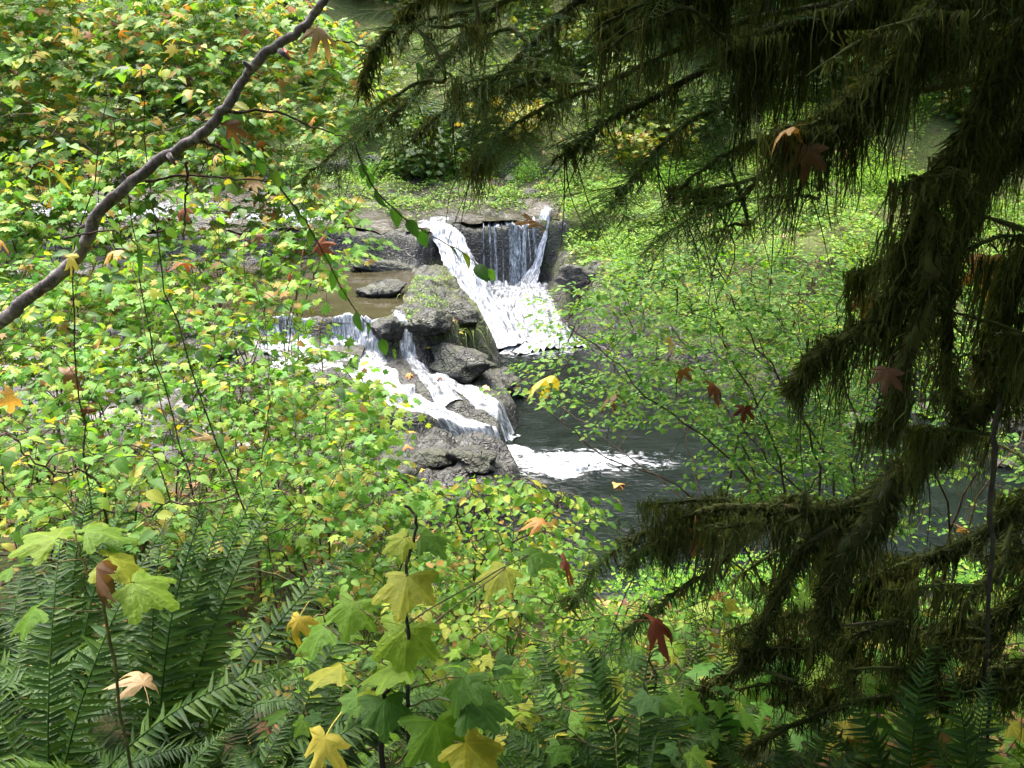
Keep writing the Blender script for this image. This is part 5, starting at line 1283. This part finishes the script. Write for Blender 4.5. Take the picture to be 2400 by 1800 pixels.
cover('moss_cover', [(-4.5, 19.9), (-2.2, 19.6), (1.3, 20.0), (1.6, 23.4), (-6, 23.4)], 15000, 'mossy low plants between the rocks above the falls', 703, (0.04, 0.09), hmax=0.3, cat='plants')
cover('moss_cover', [(-1.7, 13.4), (-0.8, 13.4), (-0.75, 15.0), (-1.3, 16.8), (-1.9, 16.5), (-1.8, 14.5)], 1500, 'moss and tiny leaves on top of the rock ledge beside the chute', 704, (0.02, 0.05), hmax=0.07, cat='plants')
cover('undergrowth', [(-0.6, 5.6), (5.5, 5.4), (6.5, 7.5), (2.0, 7.5), (0.2, 7.5), (-0.6, 7.6)], 9000, 'leafy plants along the near edge of the dark pool', 705, (0.04, 0.075), hmax=0.5, cat='plants', mat='huckle', key='small')
def bush_variants(seed, n, key, mats, size, flat=(1.0, 1.0, 0.8)):
    out = []
    for k in range(4):
        rg = np.random.default_rng(seed + k)
        c = rg.normal(0, 0.42, (9, 3)) * np.array(flat); c[:, 2] = np.abs(c[:, 2]) + 0.25
        i = rg.integers(0, 9, n); pos = c[i] + rg.normal(0, 0.2, (n, 3)); pos[:, 2] = np.abs(pos[:, 2])
        az = rg.uniform(0, 6.283, n); d = np.stack([np.cos(az), np.sin(az), rg.normal(-.2, .25, n)], 1)
        nr = np.stack([rg.normal(0, .4, n), rg.normal(-.1, .4, n), np.ones(n)], 1)
        g = Geo(); scatter(g, key, pos, frames(d, nr), rg.uniform(*size, n), rg.random(n) * 0.6)
        st = Geo()
        for q in c:
            V, T, Q = tube(spline([(0, 0, -.05), (q[0] * .4, q[1] * .4, q[2] * .6), q], 8), np.linspace(.02, .006, 8), 4, 0, False); st.add(V, T, Q)
        out.append((g.mesh('foliage', M[mats[k % len(mats)]]), st.mesh('branch', M['twig'])))
    return out
FAR_TINT = [('far', 'mid green'), ('far_dark', 'dark green'), ('far_yellow', 'yellowing'), ('far_pale', 'pale green')]
M['far_dark'] = leaf_mat('far_dark_leaf', [(0.0, (0.02, 0.05, 0.012)), (0.6, (0.05, 0.10, 0.022)), (1.0, (0.10, 0.16, 0.03))], trans=0.35)
M['far_yellow'] = leaf_mat('far_yellow_leaf', [(0.0, (0.10, 0.16, 0.025)), (0.5, (0.24, 0.26, 0.04)), (0.85, (0.40, 0.33, 0.05)), (1.0, (0.34, 0.15, 0.04))], trans=0.38)
M['far_pale'] = leaf_mat('far_pale_leaf', [(0.0, (0.08, 0.15, 0.04)), (0.6, (0.16, 0.24, 0.07)), (1.0, (0.26, 0.30, 0.10))], trans=0.35)
B_FAR = bush_variants(720, 800, 'vine', [a for a, b in FAR_TINT], (0.08, 0.15))
B_NEAR = bush_variants(740, 1500, 'small', ['huckle', 'cover', 'huckle', 'far_pale'], (0.04, 0.075))
NEAR_TINT = ['vivid green', 'mossy green', 'fresh green', 'pale green']
def bush(name, V, k, x, y, s, label, group, sz=1.0, z=None):
    o = link(name, None, loc=(x, y, Hs(x, y) if z is None else z), label=label, cat='bush', group=group); fm, bm_ = V[k % 4]
    a = link('foliage', fm, o, kind='stuff'); b = link('branch', bm_, o)
    o.scale = (s, s, s * sz); o.rotation_euler = (0, 0, random.uniform(0, 6.28)); return o
random.seed(11)
for k in range(110):
    y = 23.2 + 16 * (k / 110) ** 1.15; x = random.uniform(-0.62, 0.55) * y
    row = 'at the foot of the slope behind the stream' if y < 26 else 'half way up the slope behind the stream' if y < 31 else 'high on the far slope below the conifers'
    bush('hillside_bush', B_FAR, k, x, y, random.uniform(0.8, 1.5), 'loose ' + FAR_TINT[k % 4][1] + ' leafy bush ' + row, 'bushes on the far slope', 0.9)
RB = [(2.1, 16.4, .5), (2.6, 15.2, .45), (3.4, 14.6, .5), (4.2, 13.9, .55), (5.2, 13.6, .6), (6.3, 13.9, .6), (2.3, 17.8, .55), (3.4, 16.6, .6), (4.8, 15.6, .6), (6.3, 15.6, .7), (7.8, 14.8, .7), (3.0, 19.3, .6), (4.6, 18.2, .7), (6.2, 18.0, .8), (8.2, 17.3, .8), (5.6, 20.5, .8), (8.2, 20.5, .9), (2.0, 20.5, .6), (9.8, 18.8, .9), (9.6, 15.4, .8), (4.2, 21.8, .9), (6.4, 22.4, 1.1), (9.0, 22.6, 1.1), (11, 21, 1.1), (3.4, 23.4, 1.0), (7.6, 24.4, 1.2), (10.4, 24.6, 1.2), (5.4, 25.2, 1.2), (12.4, 23, 1.2), (12, 18, 1.0)]
for k, (x, y, s) in enumerate(RB):
    bush('bank_bush', B_NEAR, k, x, y, s, 'small leaved ' + NEAR_TINT[k % 4] + ' bush ' + ('at the edge of the mossy bank across the pool' if k in (0, 1, 2, 3, 4, 5, 10) else 'on top of the mossy bank across the pool' if y < 20 else 'at the back of the mossy bank below the conifers'), 'bushes on the bank across the pool', 0.75)
for k, (x, y, s) in enumerate([(-3.2, 22.4, .7), (-1.2, 23.2, .7), (0.4, 22.6, .6), (1.6, 22.2, .7), (-5.4, 22.6, .8), (-2.2, 24.3, .9), (2.2, 24.2, .9)]):
    bush('bank_bush', B_NEAR, k, x, y, s, 'low ' + NEAR_TINT[k % 4] + ' bush growing between the rocks above the falls', 'bushes above the falls', 0.8)
for k, (x, y, h, r) in enumerate([(11, 27, 14, 3.2), (15, 22, 14, 3.2), (4.0, 31, 15, 3.2), (7.8, 29, 15, 3.2), (-4.5, 38, 15, 3.4), (-12, 36, 15, 3.6), (-20, 31, 15, 3.6), (9, 34, 16, 4), (18, 29, 16, 4), (1.0, 40, 16, 4), (16, 16, 14, 3), (-8, 42, 17, 4), (-16, 42, 17, 4), (5, 44, 17, 4), (12, 40, 17, 4), (20, 38, 17, 4), (13, 32, 16, 3.6), (-1.5, 45, 17, 4), (22, 22, 16, 4)]):  # rear ones, mostly unseen, are added to darken the pool's reflection
    conifer(x, y, h, r, 'dark moss grey conifer on the slope across the creek', 640 + k, 0.10, 3600, 'conifers on the far slope', (0.3, 0.7))
# draped grass on the rock ledge
def grass_tuft(x, y, n, L, az, label, z=None, seed=0, mat='grass', up=0.25, name='grass_tuft', group=None, cat='grass', sp=0.12, wid=0.004):
    rg = np.random.default_rng(seed); z = Hs(x, y) if z is None else z
    g = Geo()
    for i in range(n):
        a = az + rg.normal(0, .75); l = L * rg.uniform(.5, 1.1); t = np.linspace(0, 1, 7); p0 = rg.normal(0, sp, 2)
        r = l * t * 0.8; zz = up * l * t * 2.2 - (up * 1.6 + 0.9 * l) * (t ** 2) * rg.uniform(.6, 1.1) if up < 0.6 else l * t * rg.uniform(.8, 1) - 0.25 * l * t ** 3
        if up >= 0.6: r = r * rg.uniform(0.1, 0.6)
        X = np.stack([p0[0] + math.cos(a) * r, p0[1] + math.sin(a) * r, zz + 0.02], 1); w = wid * (1.1 - t); d = np.array((-math.sin(a), math.cos(a), 0))
        V = np.empty((14, 3)); V[0::2] = X - d * w[:, None]; V[1::2] = X + d * w[:, None]; k = np.arange(6) * 2
        g.add(V, Q=np.stack([k, k + 1, k + 3, k + 2], 1), r=rg.random() * .95)
    return link(name, g.mesh(name, M[mat]), loc=(x, y, z), label=label, cat=cat, group=group)
for k, (x, y, L, a) in enumerate([(-1.25, 13.45, .6, -1.0), (-0.8, 13.9, .6, -.5), (-0.95, 14.6, .4, -.3), (-1.2, 15.3, .35, -.6), (-1.4, 14.2, .35, -1.2), (-1.65, 14.9, .3, -1.5), (-1.3, 16.4, .3, -.8), (-1.0, 13.15, .5, -1.0)]):
    grass_tuft(x, y, 34, L, a + random.uniform(-.5, .5), 'tuft of yellow green grass draped over the mossy rock ledge', seed=800 + k, group='grass on the rock ledge', wid=0.007)
for k, (px, py, D) in enumerate([(190, 900, 5.4), (280, 880, 5.6), (330, 930, 5.2), (560, 1080, 4.6), (120, 860, 5.5)]):
    p = at(px, py, D); x, y = p[0], p[1]
    grass_tuft(x, y, 45, 0.75, -1.2, 'clump of dry tan straw stalks among the vine maple leaves', seed=820 + k, mat='straw', up=0.8, name='dry_grass', group='dry straw stalks', wid=0.004, z=float(p[2]) - 0.35 if p[2] - 0.35 < Hs(x, y) else Hs(x, y))

# ---------------------------------------------------------------- fallen big maple leaves
BL = [(k, lambda c: c) for k in range(4)]
def dead_mats():
    out = {}
    for nm, c1, c2 in (('brown', (0.13, 0.055, 0.025), (0.20, 0.10, 0.05)), ('orange', (0.42, 0.17, 0.04), (0.55, 0.30, 0.10)), ('tan', (0.50, 0.30, 0.16), (0.60, 0.42, 0.25)), ('yellow', (0.52, 0.36, 0.04), (0.60, 0.48, 0.08)), ('red', (0.16, 0.035, 0.015), (0.26, 0.07, 0.03))):
        out[nm] = leaf_mat('maple_' + nm, [(0.0, c1), (1.0, c2)], trans=0.28, rough=0.55, vein=(1.4, 1.35, 1.2), spots=0.55, spotcol=(0.12, 0.05, 0.02))
    return out
DM = dead_mats(); DMESH = {k: [] for k in DM}
for nm in DM:
    for V, T, W in TPL['bigm']:
        g = Geo(); g.add(V, T, vein=W); DMESH[nm].append(g.mesh('maple_leaf', DM[nm]))
FALLEN = [  # px, py, ahead, length, yaw, tilt, roll, colour, label
 (745, 70, 3.28, .10, -110, 50, 30, 'tan', 'curled tan maple leaf caught on the leaning grey limb'),
 (540, 290, 3.22, .075, 170, 75, 10, 'brown', 'curled brown maple leaf hanging under the leaning grey limb'),
 (1262, 525, 3.3, .085, 40, -35, 20, 'orange', 'orange tan maple leaf dangling in front of the waterfall top'),
 (1290, 880, 4.6, .16, 80, 15, 25, 'yellow', 'golden maple leaf caught above the dark pool'),
 (1440, 925, 4.5, .12, 60, 30, 20, 'brown', 'brown maple leaf caught in the huckleberry twigs over the pool'),
 (1575, 795, 4.4, .09, -40, 40, 30, 'tan', 'pale brown curled maple leaf in the huckleberry bush'),
 (1600, 868, 4.3, .085, 20, 60, 0, 'brown', 'folded brown maple leaf low in the huckleberry bush'),
 (1670, 897, 4.3, .11, -80, 25, 10, 'red', 'dark red brown maple leaf lying across the huckleberry twigs'),
 (1745, 955, 4.3, .08, 160, 60, 0, 'red', 'small rust leaf hanging in the huckleberry bush'),
 (1325, 1315, 2.6, .085, -90, 35, 0, 'red', 'dark red maple leaf hanging above the edge of the pool'),
 (1628, 1250, 2.62, .085, 170, 60, 0, 'orange', 'orange tan maple leaf hanging on the mossy limb over the pool'),
 (1535, 1455, 2.4, .11, -80, 20, 10, 'red', 'reddish brown maple leaf resting below the mossy limb tip'),
 (1852, 300, 2.5, .075, 60, 30, 20, 'orange', 'rust orange leaf caught on the tip of the mossy limb'),
 (1895, 350, 2.5, .085, 170, 70, 0, 'brown', 'dull brown leaf hanging from the mossy limb tip'),
 (2005, 325, 3.6, .10, 60, 20, 0, 'orange', 'bright orange leaf seen behind the mossy limb'),
 (2030, 700, 3.4, .09, 170, 75, 0, 'brown', 'dark brown leaf hanging behind the moss curtain'),
 (2320, 610, 3.2, .15, 170, 65, 10, 'orange', 'orange brown leaf caught between hanging moss curtains'),
 (2265, 1240, 3.1, .09, -60, 20, 0, 'orange', 'small orange leaf on a mossy branch'),
 (2080, 870, 2.52, .075, 150, 60, 0, 'brown', 'shaded brown leaf caught in the thick hanging moss'),
 (225, 1330, 1.9, .095, 150, 55, 35, 'brown', 'large curled brown maple leaf among the sword fern fronds'),
 (335, 1600, 2.1, .10, 40, -15, 25, 'tan', 'pale tan maple leaf standing upright in the large fern'),
 (1990, 1690, 2.7, .15, 100, 25, 0, 'yellow', 'big yellow maple leaf glowing under the mossy tree'),
 (2010, 1745, 2.5, .10, 190, 50, 0, 'orange', 'orange brown maple leaf drooping beside the shaded fern'),
 (2185, 1735, 2.6, .14, 170, 55, 0, 'orange', 'rust coloured maple leaf behind the shaded fern'),
 (1270, 1225, 4.2, .12, 40, -10, 10, 'orange', 'orange maple leaf on top of the poolside shrub'),
 (990, 1250, 1.78, .07, 60, 5, 0, 'orange', 'bright orange leaf behind the top thimbleberry leaf'),
 (760, 1730, 1.9, .11, 150, 40, 0, 'yellow', 'yellow leaf lying low beside the thimbleberry stems'),
 (1720, 670, 4.9, .1, 50, 20, 0, 'tan', 'pale fallen leaf on the bank bushes across the pool'),
 (700, 1450, 2.2, .08, 150, 50, 0, 'yellow', 'pale yellow leaf caught among the dark fern fronds'),
 (165, 600, 3.12, .07, 150, 45, 0, 'yellow', 'yellow leaf stuck to the lower end of the leaning grey limb'),
 (1450, 1135, None, .16, 30, 0, 0, 'orange', 'orange maple leaf floating on the dark pool'),
]
MAPLES = {}
for i, (px, py, D, s, yaw, tilt, roll, colr, lab) in enumerate(FALLEN):
    p = at(px, py, D) if D else on_z(px, py, 0.03)
    o = link('maple_leaf', DMESH[colr][i % 4], label=lab, cat='leaf')
    Rm = Matrix.Rotation(math.radians(yaw), 4, 'Z') @ Matrix.Rotation(math.radians(-tilt), 4, 'X') @ Matrix.Rotation(math.radians(roll), 4, 'Y')
    o.matrix_basis = Matrix.Translation(Vector(p)) @ Rm @ Matrix.Scale(s, 4)
# dead leaves caught in the vine maples
tgD = targets([(-60, 60), (700, 60), (820, 500), (700, 1000), (-60, 1150)], 42, ([0, 300, 700, 1000, 1250], [8.0, 7.2, 5.7, 4.6, 3.9], 0.4), (0.3, 4.8), [(WATER_VIEW, 0.0)], 920)
rgd = np.random.default_rng(921)
for i, p in enumerate(tgD):
    c = ['brown', 'orange', 'tan', 'brown', 'red'][int(rgd.integers(0, 5))]
    o = link('caught_leaf', DMESH[c][i % 4], cat='leaf', group='dead leaves caught in the vine maples', label='dead ' + c + ' maple leaf caught among the ' + ('high' if p[2] > 3.6 else 'low') + ' vine maple twigs')
    o.matrix_basis = Matrix.Translation(Vector(p)) @ Matrix.Rotation(rgd.uniform(0, 6.28), 4, 'Z') @ Matrix.Rotation(rgd.normal(-.5, .6), 4, 'X') @ Matrix.Rotation(rgd.normal(0, .6), 4, 'Y') @ Matrix.Scale(float(rgd.uniform(.07, .13)), 4)
# litter lying on rock, moss and soil: the larger ones as single leaves, the rest together
rg = np.random.default_rng(900)
def litter(n, poly, seed):
    rg = np.random.default_rng(seed); P = np.array(poly); x = rg.uniform(P[:, 0].min(), P[:, 0].max(), n * 3); y = rg.uniform(P[:, 1].min(), P[:, 1].max(), n * 3)
    k = inpoly(poly, x, y); x, y = x[k][:n], y[k][:n]; z = H(x, y)
    ok = z > 0.05; x, y, z = x[ok], y[ok], z[ok]
    return np.stack([x, y, z + 0.03], 1)
Lp = np.vstack([litter(90, [(-3.5, 20), (6, 19.5), (8, 25), (-5, 25)], 901), litter(70, [(1.2, 18.5), (2.2, 15.4), (5, 13.2), (9, 14), (9, 19), (2, 19.5)], 902),
                litter(30, [(-3, 8.4), (-.2, 9), (-.1, 12.8), (-1, 15), (-2, 13), (-3, 12)], 903)])
names = ['orange', 'tan', 'yellow', 'brown', 'tan']
for i, p in enumerate(Lp):
    far = p[1] > 19.4; c = names[int(rg.integers(0, 5))]
    o = link('fallen_leaf', DMESH[c][i % 4], cat='leaf', group='fallen leaves by the creek',
             label=c + ' fallen maple leaf lying ' + ('beside the stream above the falls' if far else 'on the bank or rock beside the pool'))
    o.matrix_basis = Matrix.Translation(Vector(p)) @ Matrix.Rotation(rg.uniform(0, 6.28), 4, 'Z') @ Matrix.Rotation(rg.normal(0, .3), 4, 'X') @ Matrix.Scale(float(rg.uniform(.09, .17)), 4)
Lq = np.vstack([litter(3200, [(-5, 1.0), (4, 1.0), (4.5, 5), (2.5, 6.8), (-1, 7.2), (-2, 8.4), (-8, 8.8), (-8, 3)], 904), litter(900, [(-14, 22.5), (10, 22.5), (16, 34), (-18, 34)], 905)])
n = len(Lq); az = rg.uniform(0, 6.283, n)
g = Geo(); scatter(g, 'thims', Lq, frames(np.stack([np.cos(az), np.sin(az), rg.normal(0, .3, n)], 1), np.stack([rg.normal(0, .3, n), rg.normal(0, .3, n), np.ones(n)], 1)), rg.uniform(.04, .08, n), rg.random(n))
link('leaf_litter', g.mesh('leaf_litter', M['dead']), kind='stuff', label='brown and orange leaf litter on the forest floor', cat='leaf litter')
